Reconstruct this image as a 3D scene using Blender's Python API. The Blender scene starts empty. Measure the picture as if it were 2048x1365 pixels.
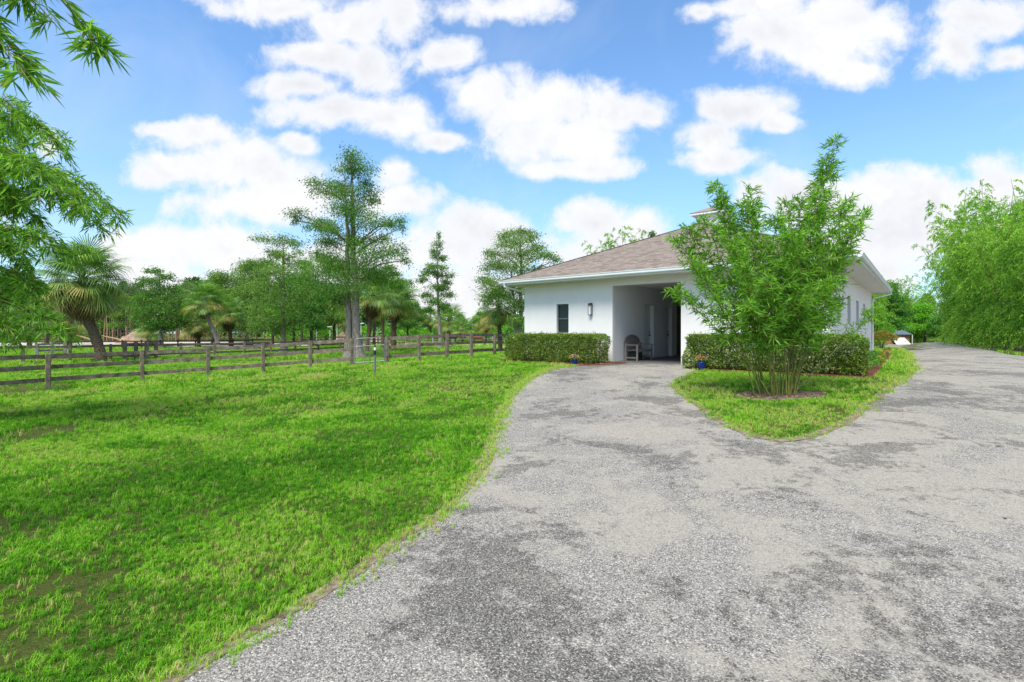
import bpy, math, random
import numpy as np
from mathutils import Vector, Matrix, Euler
from mathutils.geometry import delaunay_2d_cdt

SC = bpy.context.scene
COL = SC.collection
rng = np.random.default_rng(7)
random.seed(7)
R = math.radians

# ------------------------------------------------------------------ camera, world, sun, exposure
EYE = 1.15           # camera height above the barn floor (z = 0); the lawn lies lower
F = 1024.0           # focal length in photograph pixels (18 mm on a 36 mm sensor)
HOR = 665.0          # horizon row in the photograph
cam_d = bpy.data.cameras.new('camera')
cam = bpy.data.objects.new('camera', cam_d)
COL.objects.link(cam)
cam.location = (0, 0, EYE)
cam.rotation_euler = (R(90), 0, 0)
cam_d.lens = 18.0
cam_d.sensor_width = 36.0
cam_d.shift_y = -(682.5 - HOR) / 2048
cam_d.clip_start = 0.05
cam_d.clip_end = 3000
SC.camera = cam

SUN_EL, SUN_AZ = R(58), R(206)      # azimuth clockwise from +Y; the sun stands left and behind
sun_dir = Vector((math.sin(SUN_AZ) * math.cos(SUN_EL), math.cos(SUN_AZ) * math.cos(SUN_EL), math.sin(SUN_EL)))
sun_d = bpy.data.lights.new('sun', 'SUN')
sun_d.energy = 2.1
sun_d.angle = R(27)
sun_d.color = (1.0, 0.94, 0.83)
sun = bpy.data.objects.new('sun', sun_d)
COL.objects.link(sun)
sun.rotation_euler = (-sun_dir).to_track_quat('-Z', 'Y').to_euler()
sun.location = (-20, -20, 40)

SC.view_settings.view_transform = 'Standard'
SC.view_settings.look = 'None'
SC.view_settings.gamma = 1
SC.view_settings.exposure = 1.3
SC.view_settings.use_curve_mapping = False
SC.cycles.use_denoising = True
SC.cycles.denoising_prefilter = 'NONE'
SC.cycles.denoising_input_passes = 'RGB_ALBEDO_NORMAL'
SC.cycles.max_bounces = 7
SC.cycles.diffuse_bounces = 4
SC.cycles.transparent_max_bounces = 6
SC.cycles.caustics_reflective = False
SC.cycles.caustics_refractive = False


class NT:
    """small wrapper to write node trees compactly"""
    def __init__(self, tree):
        self.t = tree
        tree.nodes.clear()

    def n(self, kind, **kw):
        nd = self.t.nodes.new(kind)
        for k, v in kw.items():
            setattr(nd, k, v)
        return nd

    def link(self, a, b):
        self.t.links.new(a, b)

    def put(self, sock, v):
        if hasattr(v, 'is_linked') or hasattr(v, 'links'):
            self.t.links.new(v, sock)
        else:
            sock.default_value = v

    def math(self, op, a, b=0.0, c=None, clamp=False):
        nd = self.n('ShaderNodeMath', operation=op, use_clamp=clamp)
        self.put(nd.inputs[0], a)
        self.put(nd.inputs[1], b)
        if c is not None:
            self.put(nd.inputs[2], c)
        return nd.outputs[0]

    def vmath(self, op, a, b=(0, 0, 0), c=None):
        nd = self.n('ShaderNodeVectorMath', operation=op)
        self.put(nd.inputs[0], a)
        self.put(nd.inputs[1], b)
        if c is not None:
            self.put(nd.inputs[2], c)
        return nd.outputs['Value'] if op in ('LENGTH', 'DOT_PRODUCT') else nd.outputs[0]

    def noise(self, vec, scale, detail=4, rough=0.5, dist=0.0):
        nd = self.n('ShaderNodeTexNoise')
        if vec is not None:
            self.put(nd.inputs['Vector'], vec)
        nd.inputs['Scale'].default_value = scale
        nd.inputs['Detail'].default_value = detail
        nd.inputs['Roughness'].default_value = rough
        nd.inputs['Distortion'].default_value = dist
        return nd

    def mr(self, v, a, b, c=0.0, d=1.0, smooth=False):
        nd = self.n('ShaderNodeMapRange')
        nd.interpolation_type = 'SMOOTHSTEP' if smooth else 'LINEAR'
        self.put(nd.inputs[0], v)
        for i, x in enumerate((a, b, c, d)):
            self.put(nd.inputs[i + 1], x)
        return nd.outputs[0]

    def mix(self, f, a, b, mode='MIX'):
        nd = self.n('ShaderNodeMix', data_type='RGBA', blend_type=mode)
        self.put(nd.inputs[0], f)
        for s, v in ((nd.inputs[6], a), (nd.inputs[7], b)):
            if isinstance(v, (tuple, list)):
                v = tuple(v) + ((1.0,) if len(v) == 3 else ())
            self.put(s, v)
        return nd.outputs[2]

    def ramp(self, f, stops):
        nd = self.n('ShaderNodeValToRGB')
        self.put(nd.inputs[0], f)
        el = nd.color_ramp.elements
        while len(el) < len(stops):
            el.new(0.5)
        for e, (p, c) in zip(el, stops):
            e.position = p
            e.color = tuple(c) + (1.0,)
        return nd.outputs[0]


# ---- sky: Nishita with cumulus clouds at infinity (a density field over directions)
world = bpy.data.worlds.new('World')
SC.world = world
world.use_nodes = True
W = NT(world.node_tree)
tc = W.n('ShaderNodeTexCoord')
dirv = tc.outputs['Generated']
sep = W.n('ShaderNodeSeparateXYZ')
W.link(dirv, sep.inputs[0])
sky = W.n('ShaderNodeTexSky')
sky.sky_type = 'NISHITA'
sky.sun_disc = False
sky.sun_elevation = SUN_EL
sky.sun_rotation = SUN_AZ
sky.air_density = 1.0
sky.dust_density = 0.6
sky.ozone_density = 1.2
ymax = W.math('MAXIMUM', sep.outputs[1], 0.08)
gu = W.math('DIVIDE', sep.outputs[0], ymax)
gv = W.math('DIVIDE', sep.outputs[2], ymax)
comb = W.n('ShaderNodeCombineXYZ')
W.link(gu, comb.inputs[0])
W.link(gv, comb.inputs[1])
guv = comb.outputs[0]
warp = W.noise(guv, 4.5, 3, 0.55)
wv = W.vmath('MULTIPLY', W.vmath('SUBTRACT', warp.outputs['Color'], (0.5, 0.5, 0.5)), (0.11, 0.07, 0.0))
guvw = W.vmath('ADD', guv, wv)
CLOUDS = [  # photograph column, row, half width, half height
    (560, 8, 130, 36), (700, 45, 130, 48), (805, 30, 55, 62), (650, 112, 115, 34), (745, 130, 70, 55), (590, 172, 90, 30),
    (665, 215, 130, 42), (775, 232, 85, 45), (885, 118, 75, 40), (1010, 8, 110, 45),
    (960, 185, 85, 40), (1080, 210, 140, 62), (1235, 225, 105, 50), (1110, 275, 150, 55), (1150, 335, 110, 24), (1290, 225, 50, 45),
    (875, 283, 50, 22), (1490, 215, 95, 42), (1425, 268, 75, 40), (1440, 318, 95, 28), (1560, 250, 40, 20),
    (1540, 70, 95, 52), (1640, 95, 140, 68), (1710, 45, 125, 68), (1700, 155, 75, 32), (1890, 95, 62, 55), (1965, 30, 110, 45),
    (2010, 110, 50, 24), (1400, 22, 42, 22), (1520, 10, 90, 25),
    (400, 272, 100, 40), (345, 335, 90, 40), (450, 335, 110, 58), (560, 362, 105, 55), (480, 412, 150, 38), (600, 405, 90, 45),
    (330, 255, 60, 18), (610, 297, 34, 24), (775, 358, 42, 35), (800, 408, 85, 36), (85, 290, 28, 34),
    (330, 490, 120, 48), (255, 490, 50, 30), (440, 500, 140, 45), (300, 560, 170, 70), (520, 530, 130, 60), (700, 530, 150, 50),
    (945, 462, 90, 50), (900, 500, 95, 55), (1000, 490, 90, 60), (920, 590, 150, 70), (1190, 452, 88, 45), (1190, 510, 120, 65),
    (1280, 470, 60, 40), (1510, 382, 60, 36), (1610, 405, 125, 58), (1760, 392, 90, 52), (1870, 402, 100, 56), (1990, 390, 110, 62),
    (1800, 475, 190, 75), (1960, 480, 140, 75), (1760, 545, 80, 45), (2180, 380, 150, 80), (-150, 420, 170, 70),
    (2250, 120, 170, 60), (-200, 130, 150, 60),
]
near = None
for (cx, cy, rx, ry) in CLOUDS:
    u0, v0 = (cx - 1024) / F, (HOR - cy) / F
    iu, iv = F / rx, F / ry
    p = W.vmath('MULTIPLY_ADD', guvw, (iu, iv, 0), (-u0 * iu, -v0 * iv, 0))
    l = W.vmath('LENGTH', p)
    near = l if near is None else W.math('SMOOTH_MIN', near, l, 0.25)
fine = W.noise(guv, 9.0, 9, 0.62, 0.25)
fine2 = W.noise(guv, 30.0, 6, 0.6)
puff = W.math('ADD', W.math('MULTIPLY', W.math('SUBTRACT', fine.outputs[0], 0.5), 2.3),
              W.math('MULTIPLY', W.math('SUBTRACT', fine2.outputs[0], 0.5), 0.6))
lit = W.noise(W.vmath('ADD', guv, (-0.012, 0.030, 0.0)), 9.0, 5, 0.62, 0.25)
relief = W.math('SUBTRACT', fine.outputs[0], lit.outputs[0])
dens_in = W.math('ADD', W.math('SUBTRACT', 1.17, near), puff)
# outside the photographed part of the sky the same kind of cloud goes on
hz = W.math('ADD', W.math('ABSOLUTE', sep.outputs[2]), 0.16)
cl = W.n('ShaderNodeCombineXYZ')
W.link(W.math('DIVIDE', sep.outputs[0], hz), cl.inputs[0])
W.link(W.math('DIVIDE', sep.outputs[1], hz), cl.inputs[1])
gen = W.noise(cl.outputs[0], 1.15, 9, 0.58, 0.3)
dens_out = W.math('MULTIPLY', W.math('SUBTRACT', gen.outputs[0], 0.47), 5.0)
inside = W.math('MULTIPLY', W.mr(sep.outputs[1], 0.3, 0.5, smooth=True), W.mr(gv, 0.62, 0.95, 1.0, 0.0, True))
inside = W.math('MULTIPLY', inside, W.mr(W.math('ABSOLUTE', gu), 1.05, 1.5, 1.0, 0.0, True))
dm = W.n('ShaderNodeMix', data_type='FLOAT')
W.put(dm.inputs[0], inside)
W.put(dm.inputs[2], dens_out)
W.put(dm.inputs[3], dens_in)
dens = dm.outputs[0]
alpha = W.mr(dens, -0.20, 0.60, 0.0, 1.0, True)
veil = W.noise(guv, 2.2, 5, 0.6, 0.8)
veil_a = W.math('MULTIPLY', W.mr(veil.outputs[0], 0.48, 0.8), 0.25)
alpha = W.math('MAXIMUM', alpha, veil_a)
shade = W.noise(guv, 3.0, 3, 0.45)
CLOUD_V = 3.55
sh_f = W.math('ADD', W.mr(shade.outputs[0], 0.34, 0.62), W.math('MULTIPLY', relief, 2.6), clamp=True)
cloud_c = W.mix(sh_f, (CLOUD_V * 0.76, CLOUD_V * 0.775, CLOUD_V * 0.82), (CLOUD_V, CLOUD_V, CLOUD_V * 1.01))
thick = W.mr(dens, 0.3, 1.2)
cloud_c = W.mix(thick, (CLOUD_V * 0.93, CLOUD_V * 0.95, CLOUD_V), cloud_c)
skyc = W.mix(1.0, sky.outputs[0], (0.62, 0.80, 0.92), 'MULTIPLY')
low = W.mr(sep.outputs[2], 0.0, 0.42, 0.55, 0.0, True)
skyc = W.mix(low, skyc, (1.5, 2.35, 3.35))
final = W.mix(alpha, skyc, cloud_c)
bg = W.n('ShaderNodeBackground')
W.link(final, bg.inputs[0])
bg.inputs[1].default_value = 0.12
wo = W.n('ShaderNodeOutputWorld')
W.link(bg.outputs[0], wo.inputs[0])

# ------------------------------------------------------------------ geometry helpers


def ss(a, b, x):
    t = np.clip((np.asarray(x, float) - a) / (b - a), 0, 1)
    return t * t * (3 - 2 * t)


BX = np.array([0.778, -0.628])     # along the barn front, left to right
BY = np.array([0.628, 0.778])      # into the barn
B0 = np.array([0.553, 22.68])      # left front corner of the walls
BW, BL = 11.6, 15.1


def G(x, y):
    """height of the ground: a low pad round the barn, the lawn lower"""
    x, y = np.asarray(x, float), np.asarray(y, float)
    a = (x - B0[0]) * BX[0] + (y - B0[1]) * BX[1]
    b = (x - B0[0]) * BY[0] + (y - B0[1]) * BY[1]
    dx = np.maximum(np.maximum(-a, a - BW), 0)
    dy = np.maximum(np.maximum(-b, b - BL), 0)
    d = np.hypot(dx, dy)
    w = 1 - 0.55 * ss(0, 6, a - BW) * ss(-8, 4, b)
    return -0.7 * ss(0.8, 17, d) * w - 0.012


def P(px, py):
    """point of the ground seen at a photograph pixel"""
    u, v = (px - 1024) / F, (HOR - py) / F
    y = 20.0
    for _ in range(60):
        y = 0.5 * y + 0.5 * (EYE - float(G(u * y, y))) / (-v)
    return np.array([u * y, y, float(G(u * y, y))])


def at(px, py, y):
    """point at distance y seen at a photograph pixel"""
    return np.array([(px - 1024) / F * y, y, EYE + (HOR - py) / F * y])


def ground_at(px, y):
    x = (px - 1024) / F * y
    return np.array([x, y, float(G(x, y))])


def inpoly(x, y, poly):
    r = np.zeros(np.shape(x), bool)
    n = len(poly)
    for i in range(n):
        x0, y0 = poly[i][0], poly[i][1]
        x1, y1 = poly[(i + 1) % n][0], poly[(i + 1) % n][1]
        c = ((y0 > y) != (y1 > y))
        with np.errstate(divide='ignore', invalid='ignore'):
            r ^= c & (x < (x1 - x0) * (y - y0) / (y1 - y0 + 1e-12) + x0)
    return r


class MB:
    """collects pieces of geometry and links them as ONE mesh object"""
    def __init__(self):
        self.v, self.f, self.mi, self.n = [], [], [], 0

    def add(self, v, f, mi=0):
        v = np.asarray(v, float).reshape(-1, 3)
        f = np.asarray(f, np.int64)
        self.v.append(v)
        self.f.append(f + self.n)
        self.mi.append(np.full(len(f), mi, np.int32))
        self.n += len(v)
        return self

    def box(self, lo, hi, mi=0):
        x0, y0, z0 = lo
        x1, y1, z1 = hi
        v = [(x0, y0, z0), (x1, y0, z0), (x1, y1, z0), (x0, y1, z0), (x0, y0, z1), (x1, y0, z1), (x1, y1, z1), (x0, y1, z1)]
        f = [(3, 2, 1, 0), (4, 5, 6, 7), (0, 1, 5, 4), (1, 2, 6, 5), (2, 3, 7, 6), (3, 0, 4, 7)]
        return self.add(v, f, mi)

    def beam(self, a, b, w, h, up=(0, 0, 1), mi=0, bev=0.0):
        """a board from a to b, w across, h along up"""
        a, b = np.asarray(a, float), np.asarray(b, float)
        d = b - a
        d = d / np.linalg.norm(d)
        s = np.cross(d, up)
        s /= np.linalg.norm(s)
        t = np.cross(s, d)
        if bev > 0:
            k = [(-w / 2 + bev, -h / 2), (w / 2 - bev, -h / 2), (w / 2, -h / 2 + bev), (w / 2, h / 2 - bev),
                 (w / 2 - bev, h / 2), (-w / 2 + bev, h / 2), (-w / 2, h / 2 - bev), (-w / 2, -h / 2 + bev)]
        else:
            k = [(-w / 2, -h / 2), (w / 2, -h / 2), (w / 2, h / 2), (-w / 2, h / 2)]
        m = len(k)
        v = [a + s * i + t * j for i, j in k] + [b + s * i + t * j for i, j in k]
        self.add(v, [(i, (i + 1) % m, m + (i + 1) % m, m + i) for i in range(m)], mi)
        for base, rev in ((0, True), (m, False)):
            c = v[base:base + m]
            idx = list(range(m))
            if rev:
                idx = idx[::-1]
            if m == 4:
                self.add(c, [tuple(idx)], mi)
            else:
                self.add(c, [(idx[0], idx[i], idx[i + 1]) for i in range(1, m - 1)], mi)
        return self

    def tube(self, pts, rad, n=6, mi=0, cap=True):
        pts = np.asarray(pts, float)
        m = len(pts)
        rad = np.broadcast_to(np.asarray(rad, float), (m,))
        tan = np.gradient(pts, axis=0)
        tan /= np.linalg.norm(tan, axis=1)[:, None] + 1e-9
        ref = np.array([0.0, 0.0, 1.0]) if abs(tan[0][2]) < 0.9 else np.array([1.0, 0.0, 0.0])
        s = np.cross(tan, ref)
        s /= np.linalg.norm(s, axis=1)[:, None] + 1e-9
        t = np.cross(s, tan)
        a = np.arange(n) * 2 * math.pi / n
        v = pts[:, None, :] + rad[:, None, None] * (s[:, None, :] * np.cos(a)[None, :, None] + t[:, None, :] * np.sin(a)[None, :, None])
        v = v.reshape(-1, 3)
        i = np.arange(m - 1)[:, None] * n
        j = np.arange(n)[None, :]
        k = (j + 1) % n
        f = np.stack([i + j, i + n + j, i + n + k, i + k], -1).reshape(-1, 4)
        self.add(v, f, mi)
        if cap:
            self.add(np.vstack([v[-n:], pts[-1:]]), [(q, n, (q + 1) % n) for q in range(n)][::-1], mi)
            self.add(np.vstack([v[:n], pts[:1]]), [(q, (q + 1) % n, n) for q in range(n)], mi)
        return self

    def lathe(self, prof, n=16, mi=0):
        a = np.arange(n) * 2 * math.pi / n
        v = np.array([[(r * math.cos(q), r * math.sin(q), z) for q in a] for r, z in prof]).reshape(-1, 3)
        m = len(prof)
        f = [(i * n + j, i * n + (j + 1) % n, (i + 1) * n + (j + 1) % n, (i + 1) * n + j) for i in range(m - 1) for j in range(n)]
        return self.add(v, f, mi)

    def leaves(self, pos, dirs, L, Wd, fold=0.12, mi=0, droop=0.0, g=rng):
        """one folded rhomb per leaf"""
        pos, dirs = np.asarray(pos, float), np.asarray(dirs, float)
        n = len(pos)
        if n == 0:
            return self
        dirs = dirs / (np.linalg.norm(dirs, axis=1)[:, None] + 1e-9)
        L = np.broadcast_to(np.asarray(L, float), (n,))[:, None]
        Wd = np.broadcast_to(np.asarray(Wd, float), (n,))[:, None]
        rv = g.normal(size=(n, 3)) * np.array([1, 1, 0.6]) + np.array([0, 0, 0.5])
        s = np.cross(dirs, rv)
        s /= np.linalg.norm(s, axis=1)[:, None] + 1e-9
        nn = np.cross(s, dirs)
        mid = pos + dirs * L * 0.42
        tip = pos + dirs * L + np.array([0, 0, -1.0]) * L * droop
        v = np.stack([pos, mid + s * Wd / 2 + nn * Wd * fold, tip, mid - s * Wd / 2 + nn * Wd * fold], 1).reshape(-1, 3)
        f = np.arange(4 * n).reshape(n, 4)
        return self.add(v, f, mi)

    def mesh(self, name, mats, smooth=False):
        me = bpy.data.meshes.new(name)
        if not isinstance(mats, (list, tuple)):
            mats = [mats]
        for m in mats:
            me.materials.append(m)
        V = np.concatenate(self.v)
        me.vertices.add(len(V))
        me.vertices.foreach_set('co', V.astype(np.float32).ravel())
        tot = np.concatenate([np.full(len(f), f.shape[1], np.int32) for f in self.f if len(f)])
        idx = np.concatenate([f.ravel() for f in self.f if len(f)]).astype(np.int32)
        mi = np.concatenate([m for m in self.mi if len(m)])
        me.loops.add(len(idx))
        me.loops.foreach_set('vertex_index', idx)
        me.polygons.add(len(tot))
        start = np.zeros(len(tot), np.int32)
        start[1:] = np.cumsum(tot)[:-1]
        me.polygons.foreach_set('loop_start', start)
        me.polygons.foreach_set('material_index', mi)
        me.polygons.foreach_set('use_smooth', np.full(len(tot), smooth))
        me.update(calc_edges=True)
        return me

    def obj(self, name, mats, parent=None, smooth=False, kind=None):
        return link(name, self.mesh(name, mats, smooth), parent, kind)


def link(name, me, parent=None, kind=None):
    o = bpy.data.objects.new(name, me)
    COL.objects.link(o)
    if parent is not None:
        o.parent = parent
    if kind:
        o['kind'] = kind
    return o


def thing(name, label, cat, loc=(0, 0, 0), rz=0.0, group=None):
    o = bpy.data.objects.new(name, None)
    o.empty_display_size = 0.2
    COL.objects.link(o)
    o.location = tuple(float(q) for q in loc)
    o.rotation_euler = (0, 0, rz)
    o['label'] = label
    o['category'] = cat
    if group:
        o['group'] = group
    return o


def tag(o, label, cat, group=None):
    o['label'] = label
    o['category'] = cat
    if group:
        o['group'] = group
    return o


def dup(root, loc, rz=0.0, scale=1.0, label=None):
    r = root.copy()
    COL.objects.link(r)
    r.location = tuple(float(q) for q in loc)
    r.rotation_euler = (0, 0, rz)
    r.scale = (scale,) * 3 if not isinstance(scale, tuple) else scale
    if label:
        r['label'] = label
    for ch in list(root.children):
        c = ch.copy()
        COL.objects.link(c)
        c.parent = r
        for gch in list(ch.children):
            d = gch.copy()
            COL.objects.link(d)
            d.parent = c
    return r


# ------------------------------------------------------------------ materials
def new_mat(name):
    m = bpy.data.materials.new(name)
    m.use_nodes = True
    return m, NT(m.node_tree)


def finish(t, col, rough=0.7, spec=0.3, bump=None, bump_s=0.2, bump_d=0.01, trans=0.0, tcol=None, metal=0.0):
    b = t.n('ShaderNodeBsdfPrincipled')
    t.put(b.inputs['Base Color'], col if not isinstance(col, tuple) else col + (1.0,))
    t.put(b.inputs['Roughness'], rough)
    b.inputs['Specular IOR Level'].default_value = spec
    t.put(b.inputs['Metallic'], metal)
    if bump is not None:
        bn = t.n('ShaderNodeBump')
        bn.inputs['Strength'].default_value = bump_s
        bn.inputs['Distance'].default_value = bump_d
        t.put(bn.inputs['Height'], bump)
        t.link(bn.outputs[0], b.inputs['Normal'])
    out = t.n('ShaderNodeOutputMaterial')
    if trans > 0:
        tr = t.n('ShaderNodeBsdfTranslucent')
        t.put(tr.inputs[0], tcol if tcol is not None else col)
        mx = t.n('ShaderNodeMixShader')
        mx.inputs[0].default_value = trans
        t.link(b.outputs[0], mx.inputs[1])
        t.link(tr.outputs[0], mx.inputs[2])
        t.link(mx.outputs[0], out.inputs[0])
    else:
        t.link(b.outputs[0], out.inputs[0])


def noise_mat(name, a, b, scale=4.0, rough=0.75, spec=0.25, detail=6, bump=0.0, bump_scale=None, stretch=(1, 1, 1), lo=0.35, hi=0.65, metal=0.0, bump_d=0.01):
    m, t = new_mat(name)
    co = t.n('ShaderNodeTexCoord').outputs['Object']
    if stretch != (1, 1, 1):
        co = t.vmath('MULTIPLY', co, stretch)
    nz = t.noise(co, scale, detail, 0.6)
    col = t.mix(t.mr(nz.outputs[0], lo, hi), a, b)
    bp = None
    if bump:
        bp = t.noise(co, bump_scale or scale * 4, 5, 0.6).outputs[0]
    finish(t, col, rough, spec, bp, bump, bump_d, metal=metal)
    return m


LEAF_GAIN = 1.5


def leaf_mat(name, dark, mid, light, trans=0.35, rough=0.5, spec=0.3, odd=None, odd_share=0.03, patch=0.35, patch_scale=0.7):
    dark, mid, light = [tuple(min(0.75, q * LEAF_GAIN * k) for q in c) for c, k in ((dark, 0.75), (mid, 0.95), (light, 1.15))]
    m, t = new_mat(name)
    geo = t.n('ShaderNodeNewGeometry')
    rnd = geo.outputs['Random Per Island']
    co = t.n('ShaderNodeTexCoord').outputs['Object']
    pz = t.mr(t.noise(co, patch_scale, 3, 0.6).outputs[0], 0.3, 0.7)
    f = t.math('ADD', t.math('MULTIPLY', rnd, 1 - patch), t.math('MULTIPLY', pz, patch), clamp=True)
    col = t.ramp(f, [(0.0, dark), (0.5, mid), (1.0, light)])
    if odd is not None:
        h = t.math('FRACT', t.math('MULTIPLY', rnd, 37.7))
        col = t.mix(t.math('LESS_THAN', h, odd_share), col, odd)
    tcol = t.mix(1.0, col, (1.25, 1.35, 0.6), 'MULTIPLY')
    finish(t, col, rough, spec, trans=trans, tcol=tcol)
    return m


M = {}
M['bamboo_leaf'] = leaf_mat('bamboo leaf', (0.04, 0.12, 0.010), (0.105, 0.25, 0.020), (0.22, 0.40, 0.04), trans=0.38, odd=(0.30, 0.26, 0.10), odd_share=0.025)
M['far_bamboo_leaf'] = leaf_mat('hedge bamboo leaf', (0.042, 0.12, 0.015), (0.13, 0.29, 0.028), (0.32, 0.52, 0.06), trans=0.36, patch=0.55, patch_scale=0.55)
M['cypress_leaf'] = leaf_mat('cypress needles', (0.030, 0.085, 0.018), (0.070, 0.165, 0.028), (0.14, 0.26, 0.04), trans=0.32, rough=0.65, spec=0.2, patch=0.5, patch_scale=0.6)
M['cypress_pale'] = leaf_mat('pale cypress needles', (0.04, 0.095, 0.022), (0.095, 0.185, 0.036), (0.18, 0.29, 0.055), trans=0.34, rough=0.65, spec=0.2, patch=0.5, patch_scale=0.6)
M['oak_leaf'] = leaf_mat('broad leaf', (0.018, 0.07, 0.012), (0.045, 0.15, 0.02), (0.10, 0.27, 0.03), trans=0.3, patch=0.5, patch_scale=0.8)
M['bright_leaf'] = leaf_mat('bright broad leaf', (0.06, 0.19, 0.015), (0.11, 0.30, 0.02), (0.20, 0.42, 0.03), trans=0.36, patch=0.5)
M['woods_leaf'] = leaf_mat('distant wood leaf', (0.025, 0.065, 0.022), (0.06, 0.125, 0.035), (0.12, 0.20, 0.05), trans=0.25, rough=0.75, spec=0.1, patch=0.6, patch_scale=0.15)
M['pine_leaf'] = leaf_mat('pine needles', (0.035, 0.07, 0.03), (0.07, 0.125, 0.045), (0.11, 0.18, 0.06), trans=0.2, rough=0.7, spec=0.15, patch=0.5, patch_scale=0.3)
M['hedge_leaf'] = leaf_mat('hedge leaf', (0.030, 0.075, 0.010), (0.085, 0.16, 0.018), (0.23, 0.30, 0.03), trans=0.22, rough=0.32, spec=0.5, odd=(0.20, 0.09, 0.03), odd_share=0.05, patch=0.4, patch_scale=3.0)
M['croton_leaf'] = leaf_mat('croton leaf', (0.05, 0.11, 0.012), (0.13, 0.17, 0.02), (0.30, 0.16, 0.03), trans=0.25, rough=0.4, odd=(0.42, 0.07, 0.02), odd_share=0.12, patch=0.6, patch_scale=2.5)
M['bed_leaf'] = leaf_mat('bedding leaf', (0.03, 0.10, 0.012), (0.07, 0.19, 0.02), (0.14, 0.28, 0.03), trans=0.3, patch=0.4)
M['pink_petal'] = leaf_mat('pink petal', (0.55, 0.16, 0.12), (0.65, 0.25, 0.18), (0.7, 0.38, 0.28), trans=0.3, patch=0.2)
M['orange_petal'] = leaf_mat('orange petal', (0.60, 0.16, 0.02), (0.68, 0.24, 0.03), (0.75, 0.36, 0.05), trans=0.3, patch=0.2)
M['palm_green'] = leaf_mat('palm frond green', (0.045, 0.105, 0.022), (0.10, 0.205, 0.036), (0.20, 0.33, 0.07), trans=0.25, rough=0.45, spec=0.4, patch=0.3)
M['palm_yellow'] = leaf_mat('palm frond yellowing', (0.13, 0.14, 0.03), (0.26, 0.24, 0.06), (0.40, 0.34, 0.12), trans=0.25, rough=0.5, patch=0.3)
M['palm_dead'] = leaf_mat('palm frond dead', (0.055, 0.04, 0.025), (0.12, 0.085, 0.05), (0.24, 0.18, 0.11), trans=0.12, rough=0.8, spec=0.1, patch=0.4)
M['bark_grey'] = noise_mat('grey cypress bark', (0.11, 0.095, 0.08), (0.36, 0.32, 0.28), 6, 0.9, 0.1, stretch=(3, 3, 0.4), bump=0.8, bump_scale=14, bump_d=0.03)
M['bark_palm'] = noise_mat('palm trunk bark', (0.045, 0.035, 0.025), (0.21, 0.155, 0.10), 7, 0.9, 0.1, stretch=(1, 1, 3), bump=0.9, bump_scale=12, bump_d=0.03)
M['bark_dark'] = noise_mat('dark bark', (0.03, 0.025, 0.02), (0.11, 0.085, 0.065), 8, 0.9, 0.1, stretch=(2, 2, 0.5), bump=0.7, bump_scale=12, bump_d=0.02)
M['bark_pine'] = noise_mat('orange pine bark', (0.20, 0.12, 0.075), (0.42, 0.28, 0.18), 3, 0.9, 0.1, stretch=(2, 2, 0.5), bump=0.6, bump_scale=9, bump_d=0.02)
M['stucco'] = noise_mat('white stucco', (0.76, 0.745, 0.72), (0.81, 0.795, 0.775), 1.3, 0.85, 0.2, bump=0.12, bump_scale=90, bump_d=0.004)
M['trim'] = noise_mat('white painted trim', (0.72, 0.76, 0.76), (0.80, 0.83, 0.83), 2.0, 0.45, 0.4)
M['soffit'] = noise_mat('soffit paint', (0.76, 0.76, 0.75), (0.80, 0.80, 0.79), 2.0, 0.7, 0.2)
M['aisle_wall'] = noise_mat('aisle wall paint', (0.76, 0.76, 0.755), (0.80, 0.80, 0.795), 1.5, 0.8, 0.2, bump=0.08, bump_scale=70, bump_d=0.003)
M['mat_floor'] = noise_mat('dark rubber floor', (0.085, 0.082, 0.084), (0.15, 0.145, 0.148), 3, 0.8, 0.2)
M['aisle_gloom'] = noise_mat('aisle gloom boards', (0.012, 0.009, 0.007), (0.035, 0.024, 0.018), 5, 0.6, 0.3, stretch=(1, 1, 6))  # near black: the deep shade of the aisle is put into this colour
M['bronze'] = noise_mat('dark bronze metal', (0.05, 0.048, 0.048), (0.085, 0.08, 0.08), 9, 0.45, 0.4, metal=0.3)
M['win_frame'] = noise_mat('slate window frame', (0.085, 0.105, 0.12), (0.11, 0.13, 0.15), 8, 0.45, 0.4)
M['old_wood'] = noise_mat('weathered fence wood', (0.085, 0.072, 0.052), (0.29, 0.25, 0.19), 5, 0.9, 0.1, stretch=(1, 1, 1), bump=0.5, bump_scale=35, lo=0.3, hi=0.72)
M['pale_wood'] = noise_mat('silver weathered wood', (0.20, 0.185, 0.165), (0.36, 0.34, 0.31), 7, 0.85, 0.15, bump=0.4, bump_scale=40)
M['teak'] = noise_mat('greyed teak', (0.17, 0.145, 0.13), (0.30, 0.265, 0.24), 9, 0.8, 0.2, stretch=(4, 4, 1), bump=0.3, bump_scale=40)
M['galv'] = noise_mat('galvanised steel', (0.17, 0.19, 0.205), (0.28, 0.305, 0.32), 14, 0.42, 0.5, metal=0.6)
M['wire'] = noise_mat('dull fence wire', (0.12, 0.125, 0.125), (0.2, 0.2, 0.2), 14, 0.6, 0.3)
M['blue_glaze'] = noise_mat('cobalt glaze', (0.006, 0.03, 0.20), (0.012, 0.055, 0.32), 10, 0.18, 0.6)
M['potting'] = noise_mat('potting soil', (0.02, 0.014, 0.01), (0.05, 0.035, 0.025), 30, 0.95, 0.1)
M['shed_wall'] = noise_mat('red brown boards', (0.30, 0.14, 0.10), (0.42, 0.21, 0.155), 5, 0.8, 0.2, stretch=(1, 1, 5))
M['shed_roof'] = noise_mat('blue grey roof metal', (0.17, 0.21, 0.30), (0.30, 0.35, 0.45), 5, 0.4, 0.4, metal=0.3)
M['white_panel'] = noise_mat('white painted panel', (0.70, 0.70, 0.70), (0.80, 0.80, 0.79), 3, 0.6, 0.3)
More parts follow.
